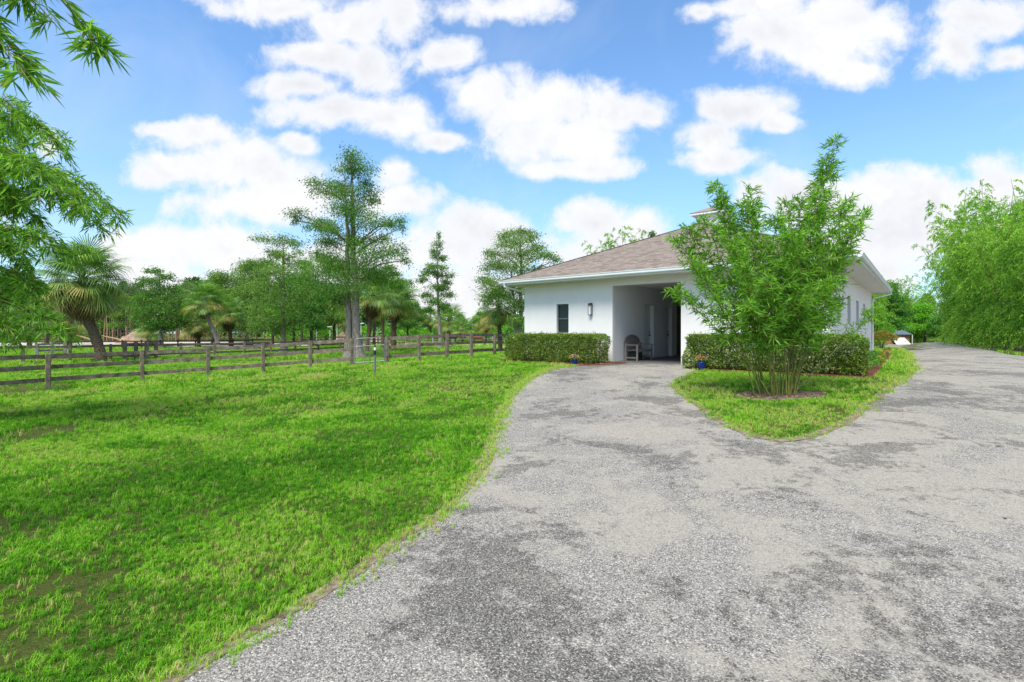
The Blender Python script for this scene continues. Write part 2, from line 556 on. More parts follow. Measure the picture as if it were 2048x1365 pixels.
M['green_box'] = noise_mat('dark green plastic', (0.018, 0.035, 0.03), (0.03, 0.05, 0.045), 6, 0.5, 0.4)
M['brass_dark'] = noise_mat('dark door hardware', (0.03, 0.03, 0.03), (0.06, 0.06, 0.06), 20, 0.35, 0.5, metal=0.8)
M['black_plastic'] = noise_mat('black plastic', (0.015, 0.015, 0.015), (0.03, 0.03, 0.03), 20, 0.4, 0.4)
M['horse_coat'] = noise_mat('chestnut coat', (0.10, 0.035, 0.02), (0.17, 0.06, 0.035), 4, 0.6, 0.3)
M['horse_dark'] = noise_mat('dark bay coat', (0.02, 0.012, 0.01), (0.05, 0.025, 0.02), 4, 0.6, 0.3)
M['sand'] = noise_mat('pale bulldozed sand', (0.42, 0.37, 0.32), (0.58, 0.54, 0.49), 0.4, 0.95, 0.05, bump=0.5, bump_scale=4, bump_d=0.1)
M['mound'] = noise_mat('brown earth heap', (0.20, 0.13, 0.09), (0.40, 0.30, 0.23), 1.2, 0.95, 0.05, bump=0.9, bump_scale=6, bump_d=0.1)
M['mulch'] = noise_mat('red brown mulch', (0.055, 0.022, 0.014), (0.22, 0.10, 0.065), 16, 0.95, 0.05, bump=1.0, bump_scale=40, bump_d=0.03)
M['soil'] = noise_mat('bare grey soil', (0.07, 0.055, 0.042), (0.19, 0.155, 0.125), 6, 0.95, 0.05, bump=0.8, bump_scale=30, bump_d=0.02)
M['edge_soil'] = noise_mat('sandy edge soil', (0.10, 0.075, 0.052), (0.30, 0.24, 0.185), 14, 0.95, 0.05, bump=0.7, bump_scale=45, bump_d=0.012)
M['litter'] = noise_mat('bamboo leaf litter', (0.10, 0.07, 0.045), (0.26, 0.19, 0.13), 9, 0.95, 0.05, bump=0.9, bump_scale=30, bump_d=0.03)
M['chip'] = leaf_mat('mulch chip', (0.05, 0.02, 0.012), (0.14, 0.06, 0.04), (0.28, 0.14, 0.09), trans=0.0001, rough=0.9, spec=0.1, patch=0.1)


def glass_mat():
    m, t = new_mat('dark window glass')
    b = t.n('ShaderNodeBsdfPrincipled')
    b.inputs['Base Color'].default_value = (0.012, 0.022, 0.022, 1)
    b.inputs['Roughness'].default_value = 0.04
    b.inputs['Specular IOR Level'].default_value = 0.3
    o = t.n('ShaderNodeOutputMaterial')
    t.link(b.outputs[0], o.inputs[0])
    return m


M['glass'] = glass_mat()


def culm_mat():
    m, t = new_mat('bamboo culm')
    co = t.n('ShaderNodeTexCoord').outputs['Object']
    nz = t.noise(co, 5, 4, 0.6)
    col = t.ramp(t.mr(nz.outputs[0], 0.3, 0.7), [(0.0, (0.05, 0.085, 0.012)), (0.55, (0.13, 0.15, 0.025)), (1.0, (0.26, 0.21, 0.06))])
    finish(t, col, 0.4, 0.4)
    return m


M['culm'] = culm_mat()


def shingle_mat():
    m, t = new_mat('tan roof shingle')
    geo = t.n('ShaderNodeNewGeometry')
    rnd = geo.outputs['Random Per Island']
    co = t.n('ShaderNodeTexCoord').outputs['Object']
    col = t.ramp(rnd, [(0.0, (0.175, 0.14, 0.116)), (0.35, (0.245, 0.203, 0.172)), (0.7, (0.31, 0.262, 0.226)), (1.0, (0.215, 0.188, 0.168))])
    stain = t.mr(t.noise(co, 0.8, 5, 0.6).outputs[0], 0.35, 0.7)
    col = t.mix(t.math('MULTIPLY', stain, 0.18), col, (0.24, 0.195, 0.17))
    gr = t.noise(co, 160, 2, 0.5).outputs[0]
    col = t.mix(t.mr(gr, 0.35, 0.65, 0.0, 0.35), col, (0.16, 0.13, 0.12))
    finish(t, col, 0.92, 0.15, gr, 0.3, 0.003)
    return m


M['shingle'] = shingle_mat()


def gravel_mat():
    m, t = new_mat('weathered gravel')
    co = t.n('ShaderNodeTexCoord').outputs['Object']
    vo = t.n('ShaderNodeTexVoronoi')
    t.put(vo.inputs['Vector'], co)
    vo.inputs['Scale'].default_value = 115
    vo2 = t.n('ShaderNodeTexVoronoi')
    t.put(vo2.inputs['Vector'], co)
    vo2.inputs['Scale'].default_value = 24
    rnd = t.n('ShaderNodeSeparateXYZ')
    t.link(vo.outputs['Color'], rnd.inputs[0])
    rnd2 = t.n('ShaderNodeSeparateXYZ')
    t.link(vo2.outputs['Color'], rnd2.inputs[0])
    stone = t.ramp(rnd.outputs[0], [(0.0, (0.085, 0.083, 0.082)), (0.3, (0.20, 0.196, 0.19)), (0.7, (0.31, 0.302, 0.29)), (0.92, (0.43, 0.415, 0.39)), (1.0, (0.60, 0.58, 0.54))])
    ed = t.n('ShaderNodeAttribute', attribute_name='edge_d').outputs['Fac']
    ed = t.math('ADD', ed, t.math('MULTIPLY', t.math('SUBTRACT', t.noise(co, 1.3, 5, 0.65).outputs[0], 0.5), 1.5))
    lane = t.mr(t.math('ABSOLUTE', t.math('SUBTRACT', ed, 0.75)), 0.0, 0.7, 1.0, 0.0, True)
    crown = t.mr(ed, 1.1, 2.6, -0.03, 0.03, True)
    # pale dust worn over the crown of the drive
    n1 = t.noise(co, 0.33, 7, 0.62, 0.6).outputs[0]
    n1b = t.noise(co, 1.9, 6, 0.65, 0.4).outputs[0]
    dust = t.mr(t.math('ADD', t.math('MULTIPLY', n1, 0.62), t.math('ADD', crown, t.math('MULTIPLY', n1b, 0.38))), 0.472, 0.535, 0.0, 1.0, True)
    grain = t.noise(co, 75, 5, 0.8).outputs[0]
    dustc = t.mix(t.mr(grain, 0.3, 0.7), (0.22, 0.21, 0.188), (0.50, 0.48, 0.435))
    hold = t.math('MULTIPLY', dust, t.mr(rnd2.outputs[1], 0.0, 1.0, 0.35, 0.85))
    col = t.mix(hold, stone, dustc)
    # dark tar showing between the stones in blotches
    n2 = t.noise(t.vmath('ADD', co, (31, 17, 5)), 0.55, 7, 0.68, 0.5).outputs[0]
    n3 = t.noise(co, 7.0, 5, 0.7).outputs[0]
    dk = t.mr(t.math('ADD', t.math('MULTIPLY', n2, 0.7), t.math('ADD', t.math('MULTIPLY', lane, 0.045), t.math('MULTIPLY', n3, 0.3))), 0.512, 0.562, 0.0, 1.0, True)
    holes = t.math('MULTIPLY', dk, t.mr(rnd.outputs[2], 0.2, 0.75, 1.0, 0.15))
    col = t.mix(t.math('MULTIPLY', holes, 0.9), col, (0.055, 0.054, 0.054))
    col = t.mix(1.0, col, (0.98, 0.955, 0.90), 'MULTIPLY')
    ht = t.math('ADD', t.math('MULTIPLY', vo.outputs['Distance'], -1.0), t.math('MULTIPLY', grain, 0.5))
    finish(t, col, 0.9, 0.2, ht, 0.55, 0.012)
    return m


M['gravel'] = gravel_mat()


def pebble_mat():
    m, t = new_mat('loose pebble')
    oi = t.n('ShaderNodeAttribute')
    oi.attribute_type = 'INSTANCER'
    oi.attribute_name = 'tint'
    col = t.ramp(oi.outputs['Fac'], [(0.0, (0.07, 0.069, 0.068)), (0.4, (0.18, 0.176, 0.172)), (0.75, (0.30, 0.292, 0.278)), (1.0, (0.52, 0.505, 0.47))])
    finish(t, col, 0.8, 0.3)
    return m


M['pebble'] = pebble_mat()


def lawn_mat():
    m, t = new_mat('lawn ground')
    co = t.n('ShaderNodeTexCoord').outputs['Object']
    n1 = t.noise(co, 0.35, 6, 0.6, 0.3).outputs[0]
    n2 = t.noise(co, 9, 6, 0.7).outputs[0]
    col = t.mix(t.mr(n1, 0.35, 0.65), (0.085, 0.125, 0.022), (0.13, 0.19, 0.03))
    col = t.mix(t.mr(n2, 0.35, 0.7, 0.0, 0.6), col, (0.085, 0.08, 0.032))
    n4 = t.noise(co, 1.1, 5, 0.65, 0.5).outputs[0]
    col = t.mix(t.mr(n4, 0.55, 0.7, 0.0, 0.75), col, (0.12, 0.095, 0.05))
    n5 = t.noise(co, 38, 5, 0.75).outputs[0]
    col = t.mix(t.mr(n5, 0.38, 0.62, 0.65, 0.0), col, (0.035, 0.030, 0.018))
    finish(t, col, 0.95, 0.05, t.math('ADD', n2, n5), 0.9, 0.03)
    return m


M['lawn'] = lawn_mat()


def grass_mat():
    m, t = new_mat('grass blade')
    oi = t.n('ShaderNodeAttribute')
    oi.attribute_type = 'INSTANCER'
    oi.attribute_name = 'tint'
    geo = t.n('ShaderNodeNewGeometry')
    f = t.math('ADD', oi.outputs['Fac'], t.math('MULTIPLY', t.math('SUBTRACT', geo.outputs['Random Per Island'], 0.5), 0.35), clamp=True)
    col = t.ramp(f, [(0.0, (0.05, 0.18, 0.013)), (0.3, (0.125, 0.375, 0.016)), (0.6, (0.245, 0.53, 0.028)), (0.85, (0.38, 0.59, 0.08)), (1.0, (0.52, 0.45, 0.20))])
    tcol = t.mix(1.0, col, (1.2, 1.3, 0.6), 'MULTIPLY')
    finish(t, col, 0.6, 0.12, trans=0.36, tcol=tcol)
    return m


M['grass'] = grass_mat()

# ------------------------------------------------------------------ ground, drive, beds
gx = np.concatenate([np.linspace(-420, -70, 16), np.linspace(-66, -31, 22), np.arange(-30, 40.1, 0.5), np.linspace(44, 90, 16), np.linspace(110, 420, 14)])
gy = np.concatenate([np.linspace(-60, -12, 10), np.arange(-10, 45.1, 0.5), np.linspace(48, 110, 26), np.linspace(125, 900, 18)])
XX, YY = np.meshgrid(gx, gy, indexing='ij')
nx, ny = XX.shape
ii = np.arange(nx - 1)[:, None] * ny
jj = np.arange(ny - 1)[None, :]
quads = np.stack([ii + jj, ii + ny + jj, ii + ny + jj + 1, ii + jj + 1], -1).reshape(-1, 4)
g = MB().add(np.stack([XX, YY, G(XX, YY)], -1).reshape(-1, 3), quads).obj('ground', M['lawn'], smooth=True, kind='structure')


def smooth_poly(pts, step=0.25, jitter=0.0):
    """resample a closed outline and roughen it a little"""
    pts = np.asarray([p[:2] for p in pts], float)
    out = []
    n = len(pts)
    for i in range(n):
        p0, p1, p2, p3 = pts[i - 1], pts[i], pts[(i + 1) % n], pts[(i + 2) % n]
        L = np.linalg.norm(p2 - p1)
        k = int(min(max(L / step, 1), 60))
        tens = 0.5 if L < 6 else 0.0
        for j in range(k):
            t = j / k
            lin = p1 + (p2 - p1) * t
            cr = 0.5 * ((2 * p1) + (-p0 + p2) * t + (2 * p0 - 5 * p1 + 4 * p2 - p3) * t * t + (-p0 + 3 * p1 - 3 * p2 + p3) * t ** 3)
            out.append(lin * (1 - tens * 2) + cr * tens * 2 if tens else lin)
    out = np.array(out)
    if jitter:
        out = out + rng.normal(size=out.shape) * jitter
    return out


def sheet(name, outline, mat, lift, cell=0.5, label=None, kind='structure'):
    o = np.asarray(outline)
    lo, hi = o.min(0), o.max(0)
    xs, ys = np.meshgrid(np.arange(lo[0], hi[0], cell), np.arange(lo[1], hi[1], cell), indexing='ij')
    xs, ys = xs.ravel() + rng.normal(size=xs.size) * 0.02 * cell, ys.ravel() + rng.normal(size=ys.size) * 0.02 * cell
    k = inpoly(xs, ys, o)
    pts = [Vector(p) for p in o] + [Vector(p) for p in zip(xs[k], ys[k])]
    r = delaunay_2d_cdt(pts, [], [list(range(len(o)))], 1, 1e-4)
    v = np.array([(p.x, p.y) for p in r[0]])
    z = G(v[:, 0], v[:, 1]) + lift
    f = np.array([q for q in r[2] if len(q) == 3])
    ob = MB().add(np.column_stack([v, z]), f).obj(name, mat, smooth=True, kind=kind)
    return ob


LEFT_EDGE = [P(350, 1365), P(470, 1292), P(640, 1193), P(730, 1140), P(800, 1085), P(880, 1032), P(930, 985), P(965, 935), P(984, 912), P(980, 890), P(992, 862),
             P(1003, 828), P(1020, 795), P(1046, 768), P(1072, 752), P(1104, 739), P(1150, 733), P(1205, 730)]
JL = B0 + BX * 4.325
JR = B0 + BX * 7.035
ISLAND = [P(1392, 742), P(1354, 763), P(1348, 776), P(1366, 792), P(1402, 818), P(1450, 850), P(1500, 873), P(1560, 886), P(1618, 878), P(1660, 862),
          P(1705, 838), P(1745, 806), P(1790, 772), P(1824, 744), P(1822, 722), P(1808, 702), P(1785, 696.5)]
ep = np.array(LEFT_EDGE[0][:2]) + np.array([-0.55, -0.75])
drive_pts = [(ep[0] - 3.5, -9.0), (ep[0] - 1.2, ep[1] - 1.5), ep] + LEFT_EDGE + [JL + BY * 0.02, JR + BY * 0.02] + ISLAND + \
    [P(1744, 694), P(1742, 687), P(1790, 684), P(1900, 685), P(1935, 693), P(1985, 702), P(2050, 713), (26, 22), (21, 12), (17, 2), (13, -9)]
DRIVE = smooth_poly(drive_pts, 0.22)
DRIVE = DRIVE + rng.normal(size=DRIVE.shape) * 0.02
drive = sheet('gravel_drive', DRIVE, M['gravel'], 0.010, 0.45)
_v = np.empty(len(drive.data.vertices) * 3, np.float32)
drive.data.vertices.foreach_get('co', _v)
_v = _v.reshape(-1, 3)[:, :2]
_e = smooth_poly(LEFT_EDGE, 0.2)[:-60]
_d = np.full(len(_v), 9.0)
for c0 in range(0, len(_v), 3000):
    _d[c0:c0 + 3000] = np.sqrt(((_v[c0:c0 + 3000, None] - _e[None]) ** 2).sum(2).min(1))
_a = drive.data.attributes.new('edge_d', 'FLOAT', 'POINT')
_a.data.foreach_set('value', _d.astype(np.float32))


def open_line(pts, step=0.3):
    pts = np.asarray([p[:2] for p in pts], float)
    pts = np.vstack([2 * pts[0] - pts[1], pts, 2 * pts[-1] - pts[-2]])
    out = []
    for i in range(1, len(pts) - 2):
        p0, p1, p2, p3 = pts[i - 1:i + 3]
        k = max(1, int(np.linalg.norm(p2 - p1) / step))
        for j in range(k):
            t = j / k
            out.append(0.5 * ((2 * p1) + (-p0 + p2) * t + (2 * p0 - 5 * p1 + 4 * p2 - p3) * t * t + (-p0 + 3 * p1 - 3 * p2 + p3) * t ** 3))
    out.append(pts[-2])
    return np.array(out)


def strip(name, line, w0, w1, mat, lift, jit=0.25):
    """a band of ground along a line; its width varies"""
    line = np.asarray([p[:2] for p in line], float)
    seg = np.concatenate([[0], np.cumsum(np.linalg.norm(np.diff(line, axis=0), axis=1))])
    s = np.arange(0, seg[-1], 0.12)
    c = np.column_stack([np.interp(s, seg, line[:, 0]), np.interp(s, seg, line[:, 1])])
    tg = np.gradient(c, axis=0)
    tg /= np.linalg.norm(tg, axis=1)[:, None] + 1e-9
    nrm = np.column_stack([-tg[:, 1], tg[:, 0]])
    k = np.convolve(rng.normal(size=len(s) + 20), np.ones(9) / 9, 'same')[10:10 + len(s)]
    k2 = np.convolve(rng.normal(size=len(s) + 20), np.ones(7) / 7, 'same')[10:10 + len(s)]
    a = c + nrm * (w0 * (1 + jit * 2.4 * k))[:, None]
    b = c - nrm * (w1 * (1 + jit * 2.4 * k2))[:, None]
    mid = c
    v = np.concatenate([np.column_stack([q, G(q[:, 0], q[:, 1]) + lift]) for q in (a, mid, b)])
    n = len(s)
    f = [(i, i + 1, n + i + 1, n + i) for i in range(n - 1)] + [(n + i, n + i + 1, 2 * n + i + 1, 2 * n + i) for i in range(n - 1)]
    return MB().add(v, f).obj(name, mat, smooth=True, kind='structure')


strip('soil_edge', open_line([ep] + LEFT_EDGE[:-1]), 0.08, 0.04, M['edge_soil'], 0.014, 0.6)
isl = open_line(ISLAND)
strip('soil_edge', isl, 0.10, 0.05, M['edge_soil'], 0.016)

BAM = P(1555, 789)
th = np.linspace(0, 2 * math.pi, 48, endpoint=False)
ring = np.column_stack([BAM[0] + 0.92 * np.cos(th) * (1 + 0.08 * np.sin(3 * th + 1)), BAM[1] - 0.08 + 0.62 * np.sin(th) * (1 + 0.1 * np.sin(5 * th))])
DIRT_RING = ring
sheet('soil_ring', ring, M['soil'], 0.006, 0.12)


def bxy(a, b):
    return B0 + BX * a + BY * b


def on_line(px, b):
    """distance along the barn front of the point at offset b seen in column px"""
    u = (px - 1024) / F
    o = B0 + BY * b
    return (u * o[1] - o[0]) / (BX[0] - u * BX[1])


HB = -1.75   # front face of the hedges, measured out from the front wall
hl0, hl1 = on_line(1012, HB), on_line(1186, HB)
hr0, hr1 = on_line(1366, HB), on_line(1732, HB)
MULCH_R = smooth_poly([bxy(hr0 + 0.2, HB - 0.1), bxy(hr0 + 2.2, HB - 0.22), bxy(hr1 - 0.8, HB - 0.40), P(1738, 757), P(1753, 749), P(1768, 734), P(1781, 714), P(1782, 702), P(1768, 697.5),
                       bxy(BW + 0.3, 14.5), bxy(BW + 0.05, 0.0), bxy(hr0 + 0.2, -0.05)], 0.3)
MULCH_L = smooth_poly([bxy(hl0 - 0.15, HB - 0.25), bxy(hl1 - 1.2, HB - 0.28), bxy(hl1 - 0.4, HB - 0.7), bxy(hl1 + 0.35, HB - 0.35), bxy(hl1 + 0.4, -0.1), bxy(hl0 - 0.1, -0.1)], 0.3)
sheet('mulch_bed', MULCH_R, M['mulch'], 0.014, 0.3)
sheet('mulch_bed', MULCH_L, M['mulch'], 0.018, 0.3)
LITTER = smooth_poly([P(1890, 686.5), P(1935, 692), P(1985, 701), P(2052, 712), (26.5, 22), (22, 13), (30, 8), (40, 25), (52, 46), (60, 66)], 0.6, 0.08)
sheet('leaf_litter', LITTER, M['litter'], 0.02, 1.5)
# sand of the cleared plot beyond the paddocks, and the pale sand yard in the middle
sheet('sand_clearing', smooth_poly([(-90, 66), (-60, 65.5), (-42, 66), (-30, 68), (-24, 74), (-28, 92), (-60, 97), (-100, 94)], 3.0, 0.25), M['sand'], 0.03, 4.0)
sheet('sand_yard', smooth_poly([ground_at(612, 72)[:2], ground_at(760, 66)[:2], ground_at(905, 63)[:2], ground_at(1020, 60)[:2], ground_at(1030, 88)[:2], ground_at(800, 100)[:2], ground_at(600, 100)[:2]], 2.0, 0.2), M['sand'], 0.03, 4.0)


# ------------------------------------------------------------------ instancing by geometry nodes (only for what nobody could count)
def hidden_mesh_object(name, mb, mat, coll, smooth=False):
    o = bpy.data.objects.new(name, mb.mesh(name, mat, smooth))
    coll.objects.link(o)
    return o


def scatter(name, pts, rot, scl, tint, coll, tilt=None):
    me = bpy.data.meshes.new(name)
    me.vertices.add(len(pts))
    me.vertices.foreach_set('co', np.asarray(pts, np.float32).ravel())
    kind_idx = rng.integers(0, len(coll.objects), len(pts)).astype(np.int32)
    for nm, arr in (('rot', rot), ('scl', scl), ('tint', tint), ('tiltx', tilt if tilt is not None else np.zeros(len(pts)))):
        at_ = me.attributes.new(nm, 'FLOAT', 'POINT')
        at_.data.foreach_set('value', np.asarray(arr, np.float32))
    at_ = me.attributes.new('pick', 'INT', 'POINT')
    at_.data.foreach_set('value', kind_idx)
    o = link(name, me, kind='stuff')
    ng = bpy.data.node_groups.new(name + ' scatter', 'GeometryNodeTree')
    ng.interface.new_socket('Geometry', in_out='INPUT', socket_type='NodeSocketGeometry')
    ng.interface.new_socket('Geometry', in_out='OUTPUT', socket_type='NodeSocketGeometry')
    nd = ng.nodes
    gi, go = nd.new('NodeGroupInput'), nd.new('NodeGroupOutput')
    ci = nd.new('GeometryNodeCollectionInfo')
    ci.inputs['Collection'].default_value = coll
    ci.inputs['Separate Children'].default_value = True
    ci.inputs['Reset Children'].default_value = True
    ip = nd.new('GeometryNodeInstanceOnPoints')
    ip.inputs['Pick Instance'].default_value = True

    def attr(nm, typ='FLOAT'):
        a = nd.new('GeometryNodeInputNamedAttribute')
        a.data_type = typ
        a.inputs['Name'].default_value = nm
        return a.outputs['Attribute']
    cx = nd.new('ShaderNodeCombineXYZ')
    L = ng.links.new
    L(attr('tiltx'), cx.inputs[0])
    L(attr('rot'), cx.inputs[2])
    L(gi.outputs[0], ip.inputs['Points'])
    L(ci.outputs[0], ip.inputs['Instance'])
    L(attr('pick', 'INT'), ip.inputs['Instance Index'])
    L(cx.outputs[0], ip.inputs['Rotation'])
    L(attr('scl'), ip.inputs['Scale'])
    L(ip.outputs[0], go.inputs[0])
    md = o.modifiers.new('scatter', 'NODES')
    md.node_group = ng
    return o


def rand_flat(n):
    a = rng.uniform(0, 2 * math.pi, n)
    return np.column_stack([np.cos(a), np.sin(a), rng.uniform(-0.02, 0.2, n)])


def vnoise(x, y, scale, seed):
    """smooth value noise, for patches in planting"""
    g2 = np.random.default_rng(seed)
    tab = g2.random((64, 64))
    X, Y = x * scale, y * scale
    i, j = np.floor(X).astype(int), np.floor(Y).astype(int)
    fx, fy = X - i, Y - j
    fx, fy = fx * fx * (3 - 2 * fx), fy * fy * (3 - 2 * fy)
    T = lambda a, b: tab[a % 64, b % 64]
    return (T(i, j) * (1 - fx) + T(i + 1, j) * fx) * (1 - fy) + (T(i, j + 1) * (1 - fx) + T(i + 1, j + 1) * fx) * fy


# grass tufts
gc = bpy.data.collections.new('grass tufts')
for k in range(6):
    g2 = np.random.default_rng(100 + k)
    mb = MB()
    nb = 11
    for b in range(nb):
        a = g2.uniform(0, 2 * math.pi)
        r0 = g2.uniform(0, 0.045)
        lean = g2.uniform(0.15, 1.0)
        hgt = g2.uniform(0.045, 0.085)
        w = g2.uniform(0.0035, 0.0062)
        d = np.array([math.cos(a), math.sin(a), 0])
        s = np.array([-math.sin(a), math.cos(a), 0])
        p0 = np.array([r0 * math.cos(a * 1.7), r0 * math.sin(a * 1.7), -0.005])
        p1 = p0 + d * hgt * lean * 0.35 + np.array([0, 0, hgt * 0.6])
        p2 = p0 + d * hgt * lean * 1.0 + np.array([0, 0, hgt * (1.0 - 0.35 * lean)])
        mb.add([p0 - s * w * 0.5, p0 + s * w * 0.5, p1 + s * w * 0.5, p1 - s * w * 0.5, p2], np.array([[0, 1, 2, 3]]))
        mb.add([p1 - s * w * 0.5, p1 + s * w * 0.5, p2], np.array([[0, 1, 2]]))
    hidden_mesh_object('tuft', mb, M['grass'], gc)

BARN_POLY = np.array([bxy(-0.1, -0.05), bxy(BW + 0.1, -0.05), bxy(BW + 0.1, BL + 0.1), bxy(-0.1, BL + 0.1)])
BARE = [(P(50, 1052), 0.5, 0.14), (P(70, 1185), 0.42, 0.10), (P(62, 1292), 0.35, 0.10), (P(95, 772), 1.6, 0.6), (P(10, 785), 1.6, 0.5),
        (P(1130, 790)[:], 0.0, 0.1), (P(1660, 818), 0.28, 0.12), (P(1700, 832), 0.3, 0.08), (P(1550, 852), 0.16, 0.08), (P(60, 870), 0.8, 0.3)]
rr = []
for (r0, r1, dens, amin, amax) in ((1.6, 4.0, 1500, -62, 8), (4.0, 7.0, 1050, -58, 50), (7.0, 12.0, 520, -52, 50), (12.0, 20.0, 190, -50, 48), (20.0, 36.0, 60, -48, 47), (36.0, 75.0, 9, -47, 46), (75.0, 135.0, 2.2, -47, 46)):
    area = math.pi * (r1 ** 2 - r0 ** 2) * (amax - amin) / 360
    n = int(area * dens)
    r = np.sqrt(rng.uniform(r0 ** 2, r1 ** 2, n))
    a = np.radians(rng.uniform(amin, amax, n))
    rr.append(np.column_stack([r * np.sin(a), r * np.cos(a), r]))
gp = np.concatenate(rr)
x, y, r = gp.T
wx_ = x + 0.22 * (vnoise(x, y, 2.3, 41) - 0.5) + 0.16 * (vnoise(x, y, 7.0, 42) - 0.5)
wy_ = y + 0.22 * (vnoise(x, y, 2.3, 43) - 0.5) + 0.16 * (vnoise(x, y, 7.0, 44) - 0.5)
ok = ~inpoly(wx_, wy_, DRIVE + 0.0) & ~inpoly(x, y, MULCH_R) & ~inpoly(x, y, MULCH_L) & ~inpoly(x, y, BARN_POLY) & ~inpoly(x, y, DIRT_RING) & ~inpoly(x, y, LITTER)
thin = vnoise(x, y, 0.9, 5) * 0.6 + vnoise(x, y, 3.1, 6) * 0.4
keep = rng.random(len(x)) < np.clip(1.35 - 1.1 * ss(0.58, 0.85, thin), 0.4, 1)
for (c, rx, ry) in BARE:
    if rx > 0:
        q = np.hypot((x - c[0]) / rx, (y - c[1]) / (ry * 4)) + 1.1 * (vnoise(x, y, 4.0, 33) - 0.5) + 0.5 * (vnoise(x, y, 11.0, 34) - 0.5)
        keep &= rng.random(len(x)) < np.clip(ss(0.3, 1.1, q), 0.2, 1)
sandy = (y > 62) & (x < -25)
for q_ in (P(1149, 730), P(1403, 739.5)):
    ok &= np.hypot(x - q_[0], y - q_[1]) > 0.36
ok &= keep & ~sandy
# the strip by the drive is thinner and ragged
x, y, r = x[ok], y[ok], r[ok]
tint = 0.36 + 0.34 * (vnoise(x, y, 0.45, 1) - 0.5) + 0.50 * (vnoise(x, y, 1.7, 2) - 0.5) + 0.18 * rng.normal(size=len(x)) + 0.20 * ss(5, 16, r)
isl_in = inpoly(x, y, np.vstack([isl, [bxy(BW, 14)], [bxy(7, 0)]]))
tint = tint + 0.10 * isl_in
tint = np.where(rng.random(len(x)) < 0.05, rng.uniform(0.85, 1.0, len(x)), tint)
weed = (vnoise(x, y, 1.3, 71) * 0.6 + vnoise(x, y, 4.2, 72) * 0.4) > 0.63
tint = np.where(weed & (rng.random(len(x)) < 0.7), rng.uniform(0.0, 0.18, len(x)), tint)
size = np.where(r < 7, 0.66, np.where(r < 12, 0.80, np.where(r < 20, 1.08, np.where(r < 36, 1.8, np.where(r < 75, 3.2, 5.0))))) * rng.uniform(0.65, 1.25, len(x)) * (0.8 + 0.5 * vnoise(x, y, 0.8, 9))
size = size * np.where(isl_in, 0.9, 1.0)
# dry straw and runners along the ragged turf edge
eg = np.vstack([open_line([ep] + LEFT_EDGE[:-1], 0.05), isl])
k_ = rng.integers(0, len(eg), 3000)
sx, sy = (eg[k_] + rng.normal(size=(3000, 2)) * 0.09).T
near_e = np.full(len(x), 9.0)
for c0 in range(0, len(x), 4000):
    near_e[c0:c0 + 4000] = np.sqrt((((x[c0:c0 + 4000, None] - eg[None, ::2, 0]) ** 2 + (y[c0:c0 + 4000, None] - eg[None, ::2, 1]) ** 2)).min(1))
kp = near_e > 0.01 + 0.22 * vnoise(x, y, 3.5, 61) ** 2 * vnoise(x, y, 9.0, 62) + 0.06 * rng.random(len(x))
x, y, tint, size = x[kp], y[kp], tint[kp], size[kp]
n_s = len(sx)
x, y = np.concatenate([x, sx]), np.concatenate([y, sy])
tint = np.concatenate([tint, rng.uniform(0.55, 1.05, n_s)])
size = np.concatenate([size, rng.uniform(0.35, 0.75, n_s) * (1 + 0.06 * np.hypot(sx, sy))])
scatter('grass', np.column_stack([x, y, G(x, y) + 0.012 * (np.arange(len(x)) >= len(x) - n_s)]), rng.uniform(0, 6.28, len(x)), size, np.clip(tint, 0, 1), gc, rng.normal(size=len(x)) * 0.12)

# loose stones on the drive
pc = bpy.data.collections.new('pebbles')
phi = (1 + 5 ** 0.5) / 2
ico = np.array([(-1, phi, 0), (1, phi, 0), (-1, -phi, 0), (1, -phi, 0), (0, -1, phi), (0, 1, phi), (0, -1, -phi), (0, 1, -phi), (phi, 0, -1), (phi, 0, 1), (-phi, 0, -1), (-phi, 0, 1)]) / 1.9
icof = np.array([(0, 11, 5), (0, 5, 1), (0, 1, 7), (0, 7, 10), (0, 10, 11), (1, 5, 9), (5, 11, 4), (11, 10, 2), (10, 7, 6), (7, 1, 8), (3, 9, 4), (3, 4, 2), (3, 2, 6), (3, 6, 8), (3, 8, 9), (4, 9, 5), (2, 4, 11), (6, 2, 10), (8, 6, 7), (9, 8, 1)])
for k in range(5):
    g2 = np.random.default_rng(300 + k)
    v = ico * (1 + 0.25 * g2.normal(size=(12, 1))) * np.array([1.2, 0.9, 0.6])
    hidden_mesh_object('pebble', MB().add(v, icof), M['pebble'], pc)
rr = []
for (r0, r1, dens) in ((1.7, 3.6, 1500), (3.6, 6.0, 600), (6.0, 10.0, 120)):
    n = int(math.pi * (r1 ** 2 - r0 ** 2) * 78 / 360 * dens)
    r = np.sqrt(rng.uniform(r0 ** 2, r1 ** 2, n))
    a = np.radians(rng.uniform(-28, 50, n))
    rr.append(np.column_stack([r * np.sin(a), r * np.cos(a)]))
pp = np.concatenate(rr)
x, y = pp.T
ok = inpoly(x + 0.2 * (vnoise(x, y, 3.0, 51) - 0.35), y - 0.2 * (vnoise(x, y, 3.0, 52) - 0.35), DRIVE)
pt = vnoise(x, y, 0.7, 21) * 0.6 + vnoise(x, y, 2.5, 22) * 0.4
ok &= rng.random(len(x)) < np.clip(1.5 - 2.2 * pt, 0.12, 1)
x, y = x[ok], y[ok]
scatter('gravel', np.column_stack([x, y, G(x, y) + 0.013]), rng.uniform(0, 6.28, len(x)), rng.uniform(0.002, 0.0048, len(x)) * (1 + 0.8 * (rng.random(len(x)) < 0.03)), np.clip(rng.beta(1.6, 1.9, len(x)), 0, 1), pc, rng.normal(size=len(x)) * 0.3)

